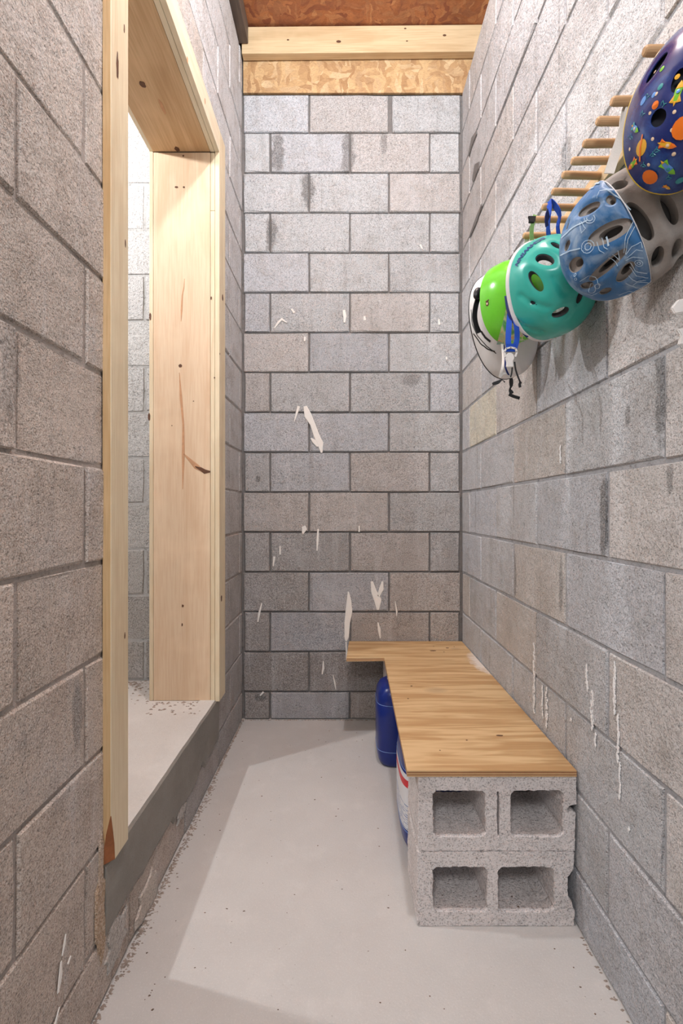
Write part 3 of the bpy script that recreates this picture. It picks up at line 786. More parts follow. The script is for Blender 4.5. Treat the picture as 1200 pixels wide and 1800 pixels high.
# ------------------------------------------------------------------ peg rail
rail = empty('peg_rail', (XR-.011, 1.0, 1.81)); tag(rail, 'wooden peg rail with a row of dowel pegs on the right wall', 'peg rail')
box('rail_board', XR-.0195, XR-.0022, .42, 1.37, 1.790, 1.832, M_rail, rail, .002)
pegs = [.46, .513, .566, .789, .884, .936, .989, 1.039, 1.087, 1.141, 1.197, 1.251, 1.322]
bm = bmesh.new(); prof = [(0, .0082), (-.078, .0082), (-.0835, .0076), (-.086, .0055)]
L = []
for x, r_ in prof: L.append([bm.verts.new((x, r_*math.cos(2*math.pi*k/14), r_*math.sin(2*math.pi*k/14))) for k in range(14)])
for a, b_ in zip(L, L[1:]):
    for k in range(14): bm.faces.new((a[k], a[(k+1) % 14], b_[(k+1) % 14], b_[k]))
bm.faces.new(L[0]); bm.faces.new(L[-1])
p0 = mesh_bm('peg', bm, rail, M_dowel, False)
for i, y in enumerate(pegs):
    o = p0 if i == 0 else p0.copy()
    if i: COL.objects.link(o); o.parent = rail
    o.location = Vector((XR-.019, y, 1.811+R.uniform(-.002, .002)))-rail.location
    o.rotation_euler = (0, R.uniform(-.015, .015), R.uniform(-.03, .03))

# ------------------------------------------------------------------ helmets
def clean_mesh_from(ob):
    dg = bpy.context.evaluated_depsgraph_get(); dg.update()
    me = bpy.data.meshes.new_from_object(ob.evaluated_get(dg)); return me
class Helm:
    def __init__(s, name, center, crown, front, a, b, h, label, p=2.25, low=-.15):
        s.a, s.b, s.h, s.p = a, b, h, p; s.low = low
        c = Vector(crown).normalized(); f = Vector(front); f = (f-c*f.dot(c)).normalized(); l = c.cross(f)
        M = Matrix((f, l, c)).transposed().to_4x4(); M.translation = Vector(center)
        s.M = M; s.Mi = M.inverted()
        s.root = empty(name); s.root.matrix_world = M
        tag(s.root, label, 'helmet', 'bicycle helmets hanging from the peg rail')
        s.vents = []; s.eps = []
    def rad(s, d):
        hz = s.h if d.z > 0 else s.h*2.2
        return (abs(d.x/s.a)**s.p+abs(d.y/s.b)**s.p+abs(d.z/hz)**s.p)**(-1/s.p)
    def pt(s, d, off=0.0):
        d = d.normalized(); return d*(s.rad(d)*1.0+off)
    def outside(s, P):
        return P.length > s.rad(P.normalized())
    def pix(s, px, py):
        """where the view ray through a photo point meets the dome, as a local direction"""
        o = Vector((0, 0, CH)); r = Vector(((px-CX)/F, 1, (CY-py)/F)); t = .3; last = None
        bd = None
        while t < 2.2:
            P = s.Mi @ (o+r*t)
            e = P.length/s.rad(P.normalized())
            if bd is None or e < bd[0]: bd = (e, P.normalized())
            if e <= 1.0: return P.normalized()
            t += .0015
        return bd[1]
    def lowedge(s, az): return s.low+.04*math.cos(2*az)
    def dent(s, d):
        k = 0
        for (c, t, n, L, W) in s.vents:
            q = s.pt(d)-s.pt(c); e = math.hypot(q.dot(t)/(L*1.55), q.dot(n)/(W*1.7))
            if e < 1: k = max(k, (1-e*e)**1.0)
        return k
    def vent(s, c, tip, W, eps=False):
        cd_, td = s.pix(*c), s.pix(*tip)
        P, Q = s.pt(cd_), s.pt(td); t = (Q-P); t = (t-cd_*t.dot(cd_)); L = t.length; t.normalize()
        s.vents.append((cd_, t, cd_.cross(t).normalized(), L, W)); s.eps.append(eps)
    def dome(s, name, mat_out, mat_in, mat_cut, o_out, o_in, el0=None, dent=.004, nu=84, nv=22, cutscale=1.0, ridge=None, cut=True):
        bm = bmesh.new(); OUT, INN = [], []
        for j in range(nv+1):
            ro, ri = [], []
            for i in range(nu):
                az = 2*math.pi*i/nu; lo = s.lowedge(az) if el0 is None else el0(az)
                el = lo+(math.pi/2-lo)*(j/nv)
                if j == nv: el = math.pi/2
                d = Vector((math.cos(az)*math.cos(el), math.sin(az)*math.cos(el), math.sin(el)))
                k = s.dent(d)*dent+(ridge(az, el, d) if ridge else 0)
                ro.append(d*(s.rad(d)+o_out-k)); ri.append(d*(s.rad(d)+o_in-k*.5))
                if j == nv: break
            OUT.append([bm.verts.new(v) for v in ro]); INN.append([bm.verts.new(v) for v in ri])
        for G_, mi in ((OUT, 0), (INN, 1)):
            for j in range(nv-1):
                for i in range(nu):
                    f = bm.faces.new((G_[j][i], G_[j][(i+1) % nu], G_[j+1][(i+1) % nu], G_[j+1][i])); f.material_index = mi
            for i in range(nu):
                f = bm.faces.new((G_[nv-1][i], G_[nv-1][(i+1) % nu], G_[nv][0])); f.material_index = mi
        for i in range(nu):
            f = bm.faces.new((OUT[0][i], OUT[0][(i+1) % nu], INN[0][(i+1) % nu], INN[0][i])); f.material_index = 1
        bmesh.ops.recalc_face_normals(bm, faces=bm.faces[:])
        me = bpy.data.meshes.new(name); bm.to_mesh(me); bm.free()
        for m in (mat_out, mat_in, mat_cut): me.materials.append(m)
        ob = bpy.data.objects.new(name, me); COL.objects.link(ob)
        if s.vents and cut:
            cb = bmesh.new()
            for (c, t, n, L, W), ep in zip(s.vents, s.eps):
                if ep: L, W = L/cutscale*.92, W/cutscale*.92
                if ep and o_out > 0: continue
                P = s.pt(c); r_in, r_out = -.055, .02; rings_ = []
                for off, sc in ((r_in, .78), (r_out, 1.10)):
                    rg = []
                    for k in range(28):
                        an = 2*math.pi*k/28
                        rg.append(cb.verts.new(P+c*off+t*math.cos(an)*L*sc*cutscale+n*math.copysign(abs(math.sin(an))**.9, math.sin(an))*W*sc*cutscale))
                    rings_.append(rg)
                cb.faces.new(rings_[0][::-1]); cb.faces.new(rings_[1])
                for k in range(28): cb.faces.new((rings_[0][k], rings_[0][(k+1) % 28], rings_[1][(k+1) % 28], rings_[1][k]))
            bmesh.ops.recalc_face_normals(cb, faces=cb.faces[:])
            for f in cb.faces: f.material_index = 2
            cme = bpy.data.meshes.new('cut'); cb.to_mesh(cme); cb.free()
            for m in (mat_out, mat_in, mat_cut): cme.materials.append(m)
            co = bpy.data.objects.new('cut', cme); COL.objects.link(co)
            md = ob.modifiers.new('b', 'BOOLEAN'); md.operation = 'DIFFERENCE'; md.object = co; md.solver = 'EXACT'; md.use_self = True
            nm = clean_mesh_from(ob)
            bpy.data.objects.remove(co); bpy.data.meshes.remove(cme)
            ob.modifiers.clear(); ob.data = nm; nm.name = name
        for p in ob.data.polygons: p.use_smooth = True
        try: ob.data.set_sharp_from_angle(angle=math.radians(50))
        except Exception: pass
        ob.parent = s.root
        return ob
    def rim(s, name, mat, r_=.004, el0=None, off=.001, thick=None):
        bm = bmesh.new(); n = 84; L = []
        for i in range(n):
            az = 2*math.pi*i/n; lo = s.lowedge(az) if el0 is None else el0(az)
            d = Vector((math.cos(az)*math.cos(lo), math.sin(az)*math.cos(lo), math.sin(lo)))
            P = d*(s.rad(d)+off); side = Vector((d.x, d.y, 0)).normalized(); rz = thick or r_
            L.append([bm.verts.new(P+side*r_*math.cos(k*math.pi/4)+Vector((0, 0, 1))*rz*math.sin(k*math.pi/4)) for k in range(8)])
        for i in range(n):
            a, b_ = L[i], L[(i+1) % n]
            for k in range(8): bm.faces.new((a[k], a[(k+1) % 8], b_[(k+1) % 8], b_[k]))
        return mesh_bm(name, bm, s.root, mat, True)
    def decal(s, bm, polys, mi, off=.0013):
        """polys: lists of local directions (fan-filled)"""
        off += .0007
        for dirs in polys:
            c = Vector((0, 0, 0))
            for d in dirs: c += d
            c.normalize()
            cv = bm.verts.new(s.pt(c, off+.0006)-c*s.dent(c)*s.dk)
            vs = [bm.verts.new(s.pt(d, off)-d*s.dent(d)*s.dk) for d in dirs]
            for k in range(len(vs)):
                f = bm.faces.new((vs[k], vs[(k+1) % len(vs)], cv)); f.material_index = mi
    dk = .004
    def frame(s, px, py, ang=0):
        """tangent frame at a photo point; ang turns it, 0 = screen right"""
        c = s.pix(px, py); P = s.pt(c)
        R3 = s.Mi.to_3x3()
        ux = R3 @ Vector((1, 0, 0)); ux = (ux-c*ux.dot(c)).normalized(); uy = c.cross(ux).normalized()
        zc = R3 @ Vector((0, 0, 1))
        if uy.dot(zc) < 0: uy = -uy
        ca, sa = math.cos(ang), math.sin(ang)
        return c, P, ux*ca+uy*sa, uy*ca-ux*sa
    def shape(s, bm, px, py, ang, poly, mi, off=.0013):
        c, P, u, v = s.frame(px, py, ang)
        s.decal(bm, [[(P+u*x+v*y).normalized() for x, y in poly]], mi, off)
    def line(s, bm, pxs, w_, mi, off=.0014, closed=False):
        ds = []; off += .0010
        for a, b_ in zip(pxs, pxs[1:]):
            for k in range(4): ds.append((a[0]+(b_[0]-a[0])*k/4, a[1]+(b_[1]-a[1])*k/4))
        ds.append(pxs[-1]); D = [s.pix(*q) for q in ds]; prev = None
        for i, d in enumerate(D):
            t = D[min(i+1, len(D)-1)]-D[max(0, i-1)]
            if t.length < 1e-6: continue
            n = d.cross(t).normalized(); P = s.pt(d)
            q = []
            for sg in (-1, 1):
                dd = (P+n*sg*w_/2).normalized(); q.append(bm.verts.new(s.pt(dd, off)-dd*s.dent(dd)*s.dk))
            if prev: f = bm.faces.new((prev[0], prev[1], q[1], q[0])); f.material_index = mi
            prev = q
def strap(parent, pts, w_, mat, name='strap', th=.0016, side=(0, 1, 0), sub=4):
    """woven band through world points"""
    P = [Vector(p) for p in pts]; out = []
    for i in range(len(P)-1):
        p0_, p1, p2, p3 = P[max(i-1, 0)], P[i], P[i+1], P[min(i+2, len(P)-1)]
        for k in range(sub):
            t = k/sub
            out.append(.5*((2*p1)+(-p0_+p2)*t+(2*p0_-5*p1+4*p2-p3)*t*t+(-p0_+3*p1-3*p2+p3)*t**3))
    out.append(P[-1]); bm = bmesh.new(); L = []
    for i, p in enumerate(out):
        t = (out[min(i+1, len(out)-1)]-out[max(i-1, 0)]).normalized()
        sd = Vector(side); sd = (sd-t*sd.dot(t)).normalized(); n = t.cross(sd)
        ww = w_ if not callable(w_) else w_(i/(len(out)-1))
        L.append([bm.verts.new(p+sd*a*ww/2+n*b_*th/2) for a, b_ in ((-1, -1), (1, -1), (1, 1), (-1, 1))])
    for a, b_ in zip(L, L[1:]):
        for k in range(4): bm.faces.new((a[k], a[(k+1) % 4], b_[(k+1) % 4], b_[k]))
    bm.faces.new(L[0]); bm.faces.new(L[-1])
    o = mesh_bm(name, bm, None, mat); o.parent = parent; o.matrix_parent_inverse = parent.matrix_world.inverted()
    return o
def adopt(o, parent): o.parent = parent; o.matrix_parent_inverse = parent.matrix_world.inverted(); return o
def PXY(px, py, y): return PW(px, py, y)

M_teal = plain('teal_shell', (.035, .40, .325), .27, .5, 0, .05)
M_green = plain('green_shell', (.16, .62, .035), .2, .5, 0, .10)
M_blueh = plain('blue_shell', (.035, .15, .36), .45, .4, 0, .25)
def cloudy(name, c0, c1, rough, sc, lo, hi, amt):
    m, nt, b = new_mat(name); b.inputs['Roughness'].default_value = rough
    tc = N(nt, 'ShaderNodeTexCoord').outputs['Object']
    nt.links.new(mix(nt, c0, c1, mth(nt, 'MULTIPLY', ramp(nt, noise_n(nt, tc, sc, 5, .65, .6), ((lo, 0), (hi, 1))), amt)), b.inputs['Base Color']); return m
M_blueh = cloudy('blue_shell_dusty', (.030, .14, .33), (.42, .52, .60), .5, 16, .46, .72, .7)
M_navy = cloudy('navy_shell', (.008, .022, .15), (.03, .13, .42), .22, 14, .52, .72, .8)
M_navy_old = plain('navy_shell', (.010, .030, .165), .22, .6, 0, .3)
M_white = plain('white_shell', (.78, .77, .76), .35, .5, 0, .05)
M_foam = plain('grey_foam', (.34, .31, .285), .85, .2, 420, .2)
M_foamd = plain('dark_foam', (.10, .10, .105), .85, .2, 300, .2)
M_dark = plain('dark_lining', (.02, .022, .03), .8, .2)
M_blk = plain('black_plastic', (.012, .012, .013), .4, .5)
M_rimw = plain('pale_rim', (.74, .72, .72), .45, .4)
M_web = plain('blue_webbing', (.015, .07, .42), .75, .2, 500)
M_webn = plain('navy_webbing', (.01, .02, .11), .75, .2, 500)
M_webw = plain('white_webbing', (.66, .64, .60), .75, .2, 500)
M_webg = plain('green_webbing', (.25, .45, .16), .75, .2, 500)
M_buck = plain('buckle_white', (.80, .77, .74), .4, .5)
M_scrib = plain('scribble_white', (.46, .60, .72), .6, .3, 0, .1)
M_or = plain('print_orange', (.90, .20, .015), .3, .5); M_ye = plain('print_yellow', (.85, .45, .03), .3, .5)
M_gr = plain('print_green', (.20, .55, .03), .3, .5); M_lb = plain('print_light_blue', (.12, .33, .75), .3, .5)
M_cr = plain('print_cream', (.85, .65, .45), .3, .5); M_te = plain('print_teal', (.03, .30, .33), .3, .5)
M_yrim = plain('yellow_rim', (.62, .43, .03), .4, .5)
M_ink = plain('navy_ink', (.01, .04, .16), .5, .3)

# teal helmet -------------------------------------------------------
H = Helm('bicycle_helmet', (.482, 1.165, 1.591), (.36, -.92, -.14), (.35, .05, -.94), .113, .094, .115, 'teal helmet with white rim, second from the far end of the rail')
H.dk = .0055
H.vent((957, 455), (973, 462), .0110); H.vent((941, 494), (953, 511), .0105)
H.vent((1020, 521), (1024, 508), .0075); H.vent((985, 550), (1000, 543), .0105); H.vent((977, 430), (985, 436), .006)
H.vent((1040, 480), (1048, 490), .008)
def teal_ridge(az, el, d):
    # pressed swooshes
    k = 0
    for (c0, c1) in tl:
        q = d-c0; L_ = (c1-c0); t = max(0, min(1, q.dot(L_)/L_.length_squared)); dist = (q-L_*t).length
        k += .0050*math.exp(-(dist/.06)**2)
    return k
tl = [(H.pix(915, 519), H.pix(935, 533)), (H.pix(935, 533), H.pix(965, 541)), (H.pix(975, 488), H.pix(990, 515)), (H.pix(905, 560), H.pix(950, 582))]
H.dome('shell', M_teal, M_dark, M_teal, .0015, -.0015, ridge=teal_ridge, dent=.0055, nu=120, nv=34)
H.dome('foam_liner', M_foamd, M_foamd, M_foamd, -.0016, -.020, dent=.0055, cutscale=.95, ridge=teal_ridge)
H.rim('rim_trim', M_rimw, .0030, thick=.007)
# brand lettering that runs along the rim
tcu = bpy.data.curves.new('txt', 'FONT'); tcu.body = 'SCHWINN'; tcu.size = .0165; tcu.align_x = 'CENTER'; tcu.align_y = 'CENTER'; tcu.offset = .0009; tcu.space_character = 1.06
to = bpy.data.objects.new('txt', tcu); COL.objects.link(to)
tm = clean_mesh_from(to); bpy.data.objects.remove(to)
bm = bmesh.new(); bm.from_mesh(tm); bmesh.ops.subdivide_edges(bm, edges=[e for e in bm.edges if e.calc_length() > .006], cuts=1)
c_, P_, u_, v_ = H.frame(927, 440, math.radians(180+41))
u2 = H.pt(H.pix(909, 458))-H.pt(H.pix(945, 423)); u2 = (u2-c_*u2.dot(c_)).normalized(); v2 = c_.cross(u2)
for v in bm.verts:
    bend = -.25*v.co.x*v.co.x/.12
    q = P_+u2*v.co.x*1.0+v2*(v.co.y+bend*-1.0)
    d = q.normalized(); v.co = H.pt(d, .0028)-d*H.dent(d)*H.dk
adopt(mesh_bm('lettering', bm, None, M_ink), H.root).matrix_parent_inverse = Matrix()
# straps of the teal helmet: loop over a peg, and the chin strap hanging down
r_ = H.root
strap(r_, [PXY(966, 430, 1.20), PXY(963, 400, 1.16), PXY(966, 372, 1.15), (.505, 1.197, 1.826), PXY(983, 375, 1.155), PXY(980, 400, 1.17), PXY(985, 432, 1.20)], .016, M_web, side=(0, 1, .2))
strap(r_, [PXY(964, 374, 1.13), PXY(960, 385, 1.12), PXY(961, 398, 1.125)], .020, M_webn, side=(.6, .7, 0))
strap(r_, [PXY(896, 548, 1.21), PXY(894, 575, 1.175), PXY(893, 600, 1.155), PXY(895, 616, 1.15)], .013, M_web, side=(1, 0, 0))
strap(r_, [PXY(905, 560, 1.19), PXY(908, 580, 1.165), PXY(908, 598, 1.152), PXY(903, 616, 1.148)], .012, M_web, side=(1, 0, 0))
strap(r_, [PXY(892, 520, 1.235), PXY(897, 548, 1.20), PXY(908, 568, 1.185), PXY(930, 590, 1.18)], .016, M_webn, side=(.9, 0, .4))
bm = bmesh.new()                                                    # buckle frame (a D of tube) and clip body
yq = 1.143
arc = [PXY(*q, yq) for q in ((888, 627), (886, 619), (889, 613), (897, 611), (905, 613), (908, 619), (905, 627))]
for a, b_ in zip(arc, arc[1:]):
    m_ = (a+b_)/2; L_ = (b_-a); rot = L_.to_track_quat('X', 'Z').to_matrix().to_4x4(); rot.translation = m_
    bmesh.ops.create_cube(bm, size=1, matrix=rot @ Matrix.Diagonal((L_.length*1.15, .005, .0036, 1)))
adopt(mesh_bm('buckle_frame', bm, None, M_buck), r_)
def plate(pxs, y, th, mat, name, parent):
    bm = bmesh.new(); vs = [bm.verts.new(PXY(a, b_, y)) for a, b_ in pxs]; f = bm.faces.new(vs)
    ex = bmesh.ops.extrude_face_region(bm, geom=[f]); bmesh.ops.translate(bm, verts=[v for v in ex['geom'] if isinstance(v, bmesh.types.BMVert)], vec=(0, th, 0))
    es = [e for e in bm.edges]; bmesh.ops.bevel(bm, geom=es, offset=min(th*.25, .0015), segments=2, affect='EDGES', clamp_overlap=True)
    return adopt(mesh_bm(name, bm, None, mat), parent)
plate(((889, 626), (891, 621), (896, 619), (901, 621), (904, 626), (903, 632), (901, 635), (903, 645), (890, 645), (891, 635), (889, 632)), yq-.003, .007, M_buck, 'buckle', r_)
plate(((890, 604), (907, 604), (906, 618), (889, 618)), yq+.001, .003, M_web, 'strap', r_)
strap(r_, [PXY(904, 636, yq), PXY(906, 650, yq), PXY(910, 662, yq), PXY(914, 672, yq)], .0035, M_blk, 'strap_end', side=(1, 0, 0))
strap(r_, [PXY(915, 671, yq), PXY(913, 676, yq), PXY(914, 681, yq)], .006, M_blk, 'strap_end', side=(1, 0, 0))
strap(r_, [PXY(900, 645, yq), PXY(899, 656, yq), PXY(897, 663, yq)], .003, M_blk, 'strap_end', side=(1, 0, 0))

# green helmet -------------------------------------------------------
H = Helm('bicycle_helmet', (.452, 1.33, 1.628), (.42, -.90, -.05), (.15, .1, -.97), .106, .088, .105, 'bright green helmet with picture print, between white and teal helmets')
H.dk = 0
H.vents = []
H.dome('shell', M_green, M_dark, M_green, .0015, -.0015, nu=96, nv=24)
H.dome('foam_liner', M_foamd, M_foamd, M_foamd, -.0016, -.018, nu=60, nv=14)
mm, nt, b = new_mat('map_print'); b.inputs['Roughness'].default_value = .3
pp = pos(nt); f1 = noise_n(nt, pp, 30, 3, .6, .8); f2 = noise_n(nt, pp, 42, 3, .6, .5)
c = ramp(nt, f1, ((.34, (.10, .42, .12)), (.45, (.40, .60, .30)), (.52, (.70, .66, .35)), (.60, (.30, .50, .35)), (.68, (.20, .38, .45))))
c = mix(nt, c, (.85, .30, .06), ramp(nt, f2, ((.58, 0), (.64, .9))))
nt.links.new(c, b.inputs['Base Color'])
bm = bmesh.new(); D0 = []
rws = []
for i in range(13):
    py = 512+92*i/12; row = []
    xL_ = 895-22*(i/12)**1.2+ (6 if i < 2 else 0)
    for j in range(11): row.append(bm.verts.new(H.pt(H.pix(xL_+(945-xL_)*j/10, py), .0024)))
    rws.append(row)
for i in range(12):
    for j in range(10): bm.faces.new((rws[i][j], rws[i][j+1], rws[i+1][j+1], rws[i+1][j]))
o = mesh_bm('printed_panel', bm, H.root, mm, True); o['label'] = 'panel printed in orange, green and cream'
bm = bmesh.new(); H.shape(bm, 857, 534, 0, [(.0055*math.cos(a*.7), .0062*math.sin(a*.7)) for a in range(9)], 0)
H.shape(bm, 857, 529, .3, [(-.006, -.0018), (.006, -.0018), (.006, .0018), (-.006, .0018)], 0, .0015)
H.shape(bm, 857, 534, 0, [(.0028*math.cos(a*.9), .0028*math.sin(a*.9)) for a in range(7)], 1, .0022)
mesh_bm('badge', bm, H.root, [M_knot, M_cr])
r_ = H.root
band = [PXY(873, 483, 1.345), PXY(858, 492, 1.35), PXY(846, 510, 1.355), PXY(838, 530, 1.36), PXY(834, 552, 1.36), PXY(836, 570, 1.36), PXY(842, 585, 1.36)]
strap(r_, band, .014, M_blk, 'fit_band', .003, side=(1, .2, .2))
bm = bmesh.new(); bmesh.ops.create_uvsphere(bm, u_segments=20, v_segments=10, radius=1)
for v in bm.verts: v.co = Vector((v.co.x*.012, v.co.y*.009, v.co.z*.018))
kn = mesh_bm('fit_dial', bm, None, M_blk, True); kn.location = PXY(839, 516, 1.345); kn.rotation_euler = (0, .35, .3)
bpy.context.view_layer.update(); adopt(kn, r_)
plate(((855, 491), (868, 474), (884, 466), (888, 470), (874, 483), (862, 497)), 1.352, .02, M_foam, 'foam_edge', r_)
strap(r_, [PXY(937, 470, 1.30), PXY(936, 440, 1.27), PXY(934, 405, 1.25), (.49, 1.251, 1.824)], .010, M_webg, side=(1, 0, 0))
plate(((928, 379), (943, 379), (942, 385), (939, 391), (929, 391), (930, 386)), 1.244, .006, M_blk, 'clip', r_)
yq = 1.22
strap(r_, [PXY(882, 605, 1.30), PXY(884, 625, 1.26), PXY(883, 645, yq), PXY(878, 663, yq)], .006, M_webw, side=(1, 0, 0))
strap(r_, [PXY(878, 664, yq), PXY(884, 657, yq), PXY(892, 658, yq), PXY(896, 664, yq)], .005, M_webw, side=(0, .2, 1))
strap(r_, [PXY(885, 607, 1.30), PXY(888, 626, 1.25), PXY(888, 645, yq), PXY(894, 660, yq)], .004, M_webn, side=(1, 0, 0))
strap(r_, [PXY(865, 675, yq), PXY(875, 672, yq), PXY(882, 668, yq), PXY(887, 672, yq)], lambda t: .005+.004*math.sin(t*6), M_blk, 'strap_end', side=(0, .2, 1))
strap(r_, [PXY(898, 665, yq), PXY(898, 678, yq), PXY(896, 685, yq), PXY(900, 692, yq)], lambda t: .007+.003*math.sin(t*9), M_blk, 'strap_end', side=(1, 0, 0))
strap(r_, [PXY(894, 693, yq), PXY(903, 697, yq), PXY(913, 700, yq)], .008, M_blk, 'strap_end', side=(0, .2, 1))

# white helmet (farthest) --------------------------------------------
H = Helm('bicycle_helmet', (.478, 1.475, 1.622), (.35, -.93, -.05), (.28, .12, -.95), .156, .098, .085, 'white helmet with thin black lines, farthest on the rail behind the green one')
H.dk = 0
H.dome('shell', M_white, M_dark, M_white, .0015, -.0015, nu=96, nv=24)
H.dome('foam_liner', M_foamd, M_foamd, M_foamd, -.0016, -.02, nu=60, nv=14)
H.rim('rim_trim', M_blk, .0014, off=.002, thick=.0018)
bm = bmesh.new()
H.line(bm, ((829, 545), (831, 570), (840, 590), (856, 608), (872, 620)), .0025, 0)
H.line(bm, ((833, 586), (845, 603), (858, 613), (870, 617)), .0035, 0)
H.line(bm, ((846, 582), (853, 592), (862, 600)), .006, 0)
mesh_bm('black_line', bm, H.root, M_blk)
strap(H.root, [PXY(905, 600, 1.44), PXY(900, 560, 1.42), (.50, 1.322, 1.822)], .012, M_webw, side=(1, 0, 0))
plate(((862, 622), (880, 628), (884, 640), (878, 636)), 1.44, .008, M_white, 'visor_edge', H.root)

# blue helmet with scribbles ------------------------------------------
H = Helm('bicycle_helmet', (.540, .903, 1.574), (-.905, -.42, .03), (.41, -.91, .10), .127, .106, .119, 'dusty blue helmet with white scribbles and thick grey foam edge', p=2.2, low=-.05)
H.dk = .006
for c, t, W_ in (((1033, 367), (1051, 360), .0090), ((1068, 409), (1106, 393), .0140), ((1064, 470), (1097, 441), .0080), ((1009, 467), (1021, 458), .0110),
                 ((1098, 480), (1110, 463), .0090), ((1030, 503), (1040, 499), .0065), ((1063, 513), (1071, 507), .0065), ((1073, 351), (1079, 356), .0055),
                 ((995, 432), (1000, 426), .007), ((997, 396), (1001, 389), .006)): H.vent(c, t, W_)
for c, t, W_ in (((1085, 317), (1101, 319), .0100), ((1125, 385), (1150, 425), .0125), ((1159, 456), (1161, 434), .0105), ((1183, 362), (1193, 395), .011), ((1196, 440), (1198, 420), .009)): H.vent(c, t, W_, True)
H.dome('foam_liner', M_foam, M_foamd, M_foam, -.0030, -.026, dent=.010, nu=110, nv=30, cutscale=.62)
M_pad = plain('inner_padding', (.13, .125, .12), .9, .1, 0, .2)
H.dome('padding', M_pad, M_pad, M_pad, -.030, -.034, dent=.006, nu=60, nv=16, cut=False)
# blue shell covers the crown side: edge found from three photo points
e1, e2, e3 = H.pt(H.pix(1048, 312)), H.pt(H.pix(1112, 385)), H.pt(H.pix(1143, 500))
els = [(math.atan2(v.y, v.x), math.asin(v.z/v.length)) for v in (e1, e2, e3)]
EL = sum(e for _, e in els)/3
pn = (e2-e1).cross(e3-e1).normalized()
if pn.z < 0: pn = -pn
def shell_edge(az):
    lo, hi = -.1, 1.4
    for _ in range(26):
        m_ = (lo+hi)/2; d = Vector((math.cos(az)*math.cos(m_), math.sin(az)*math.cos(m_), math.sin(m_)))
        if (H.pt(d)-e2).dot(pn) < 0: lo = m_
        else: hi = m_
    return max(.02, min(1.2, hi))
H.dome('shell', M_blueh, M_dark, M_foam, .0018, -.0020, el0=shell_edge, dent=.008, nu=110, nv=30, cutscale=1.12)
H.rim('shell_edge', M_rimw, .0010, el0=shell_edge, off=.001)
H.dk = .008
bm = bmesh.new()
def circ(cx, cy, rx, ry, a0=0, a1=360, n=12): return [(cx+rx*math.cos(math.radians(a0+(a1-a0)*k/n)), cy-ry*math.sin(math.radians(a0+(a1-a0)*k/n))) for k in range(n+1)]
bm.free()
def ln(p, w_=.0011):
    b = bmesh.new(); H.line(b, p, w_, 0, .0030); mesh_bm('scribble', b, H.root, M_scrib)
for args in ((1034, 433, 10, 11), (1034, 433, 5, 6), (1039, 385, 9, 8, 180, 400), (1039, 385, 5, 4, 150, 380), (1042, 505, 7, 7), (1052, 500, 4, 4), (1122, 461, 7, 5), (1122, 461, 3, 2), (1012, 482, 2, 2), (1015, 488, 2, 2)): ln(circ(*args))
ln(((1048, 425), (1054, 438), (1064, 444))); ln(((1056, 418), (1062, 434), (1070, 437))); ln(((1064, 416), (1070, 432)), .003)
ln(((1113, 388), (1100, 415), (1096, 445))); ln(((1117, 395), (1104, 420), (1099, 447)))
ln(((1100, 447), (1110, 433), (1126, 425), (1128, 435))); ln(((1102, 452), (1118, 438), (1129, 440)))
ln(((1100, 456), (1112, 450), (1130, 452))); ln(((1108, 462), (1116, 475), (1136, 478))); ln(((1106, 470), (1118, 482), (1138, 486)))
ln(((1104, 485), (1120, 492), (1139, 494))); ln(((1100, 495), (1118, 502), (1136, 503))); ln(((1088, 515), (1105, 508), (1128, 512)))
ln(((1022, 392), (1025, 410), (1032, 402), (1024, 390))); ln(((1076, 447), (1088, 458), (1086, 440))); ln(((1070, 452), (1086, 466)))
ln(((990, 418), (1010, 400), (1035, 388)), .0022); ln(((1022, 492), (1035, 484), (1048, 490), (1058, 498))); ln(((1030, 512), (1042, 516), (1056, 510)))
ln(((1015, 340), (1035, 325), (1055, 325)), .003); ln(((1005, 352), (1025, 338), (1045, 332)), .002); ln(((1066, 335), (1090, 350), (1108, 368)), .0015)
ln(((988, 448), (1005, 440), (1022, 436)), .002); ln(((1050, 350), (1056, 338), (1070, 336))); ln(((1112, 498), (1122, 490), (1134, 490)))
r_ = H.root
strap(r_, [PXY(1112, 180, .885), PXY(1101, 212, .888), PXY(1090, 245, .89), PXY(1078, 280, .89), PXY(1070, 305, .888)], .017, M_webw, side=(1, -.3, 0))
strap(r_, [PXY(1102, 176, .892), PXY(1094, 196, .896), PXY(1091, 214, .900), PXY(1090, 232, .900)], .005, M_webw, side=(1, 0, 0))

# navy rocket helmet ---------------------------------------------------
H = Helm('bicycle_helmet', (.512, .745, 1.666), (-.10, -.98, .03), (-.22, .0, -1), .112, .070, .105, 'navy helmet with rocket and planet print, nearest on the rail', p=2.2)
H.dk = .004
H.vent((1152, 118), (1172, 92), .012); H.vent((1156, 207), (1166, 192), .011); H.vent((1192, 140), (1198, 120), .008)
H.vent((1230, 210), (1235, 190), .011); H.vent((1225, 115), (1228, 95), .010)
H.dome('shell', M_navy, M_dark, M_navy, .0015, -.0015, dent=.004, nu=110, nv=30)
H.dome('foam_liner', M_dark, M_dark, M_dark, -.0050, -.018, dent=.009, cut=False)
H.rim('rim_trim', M_yrim, .0013, off=.001)
MOT = [M_or, M_ye, M_gr, M_lb, M_cr, M_te]
cp = lambda r_, n=14, s=1.0: [(r_*math.cos(2*math.pi*k/n), r_*s*math.sin(2*math.pi*k/n)) for k in range(n)]
sbm = bmesh.new()
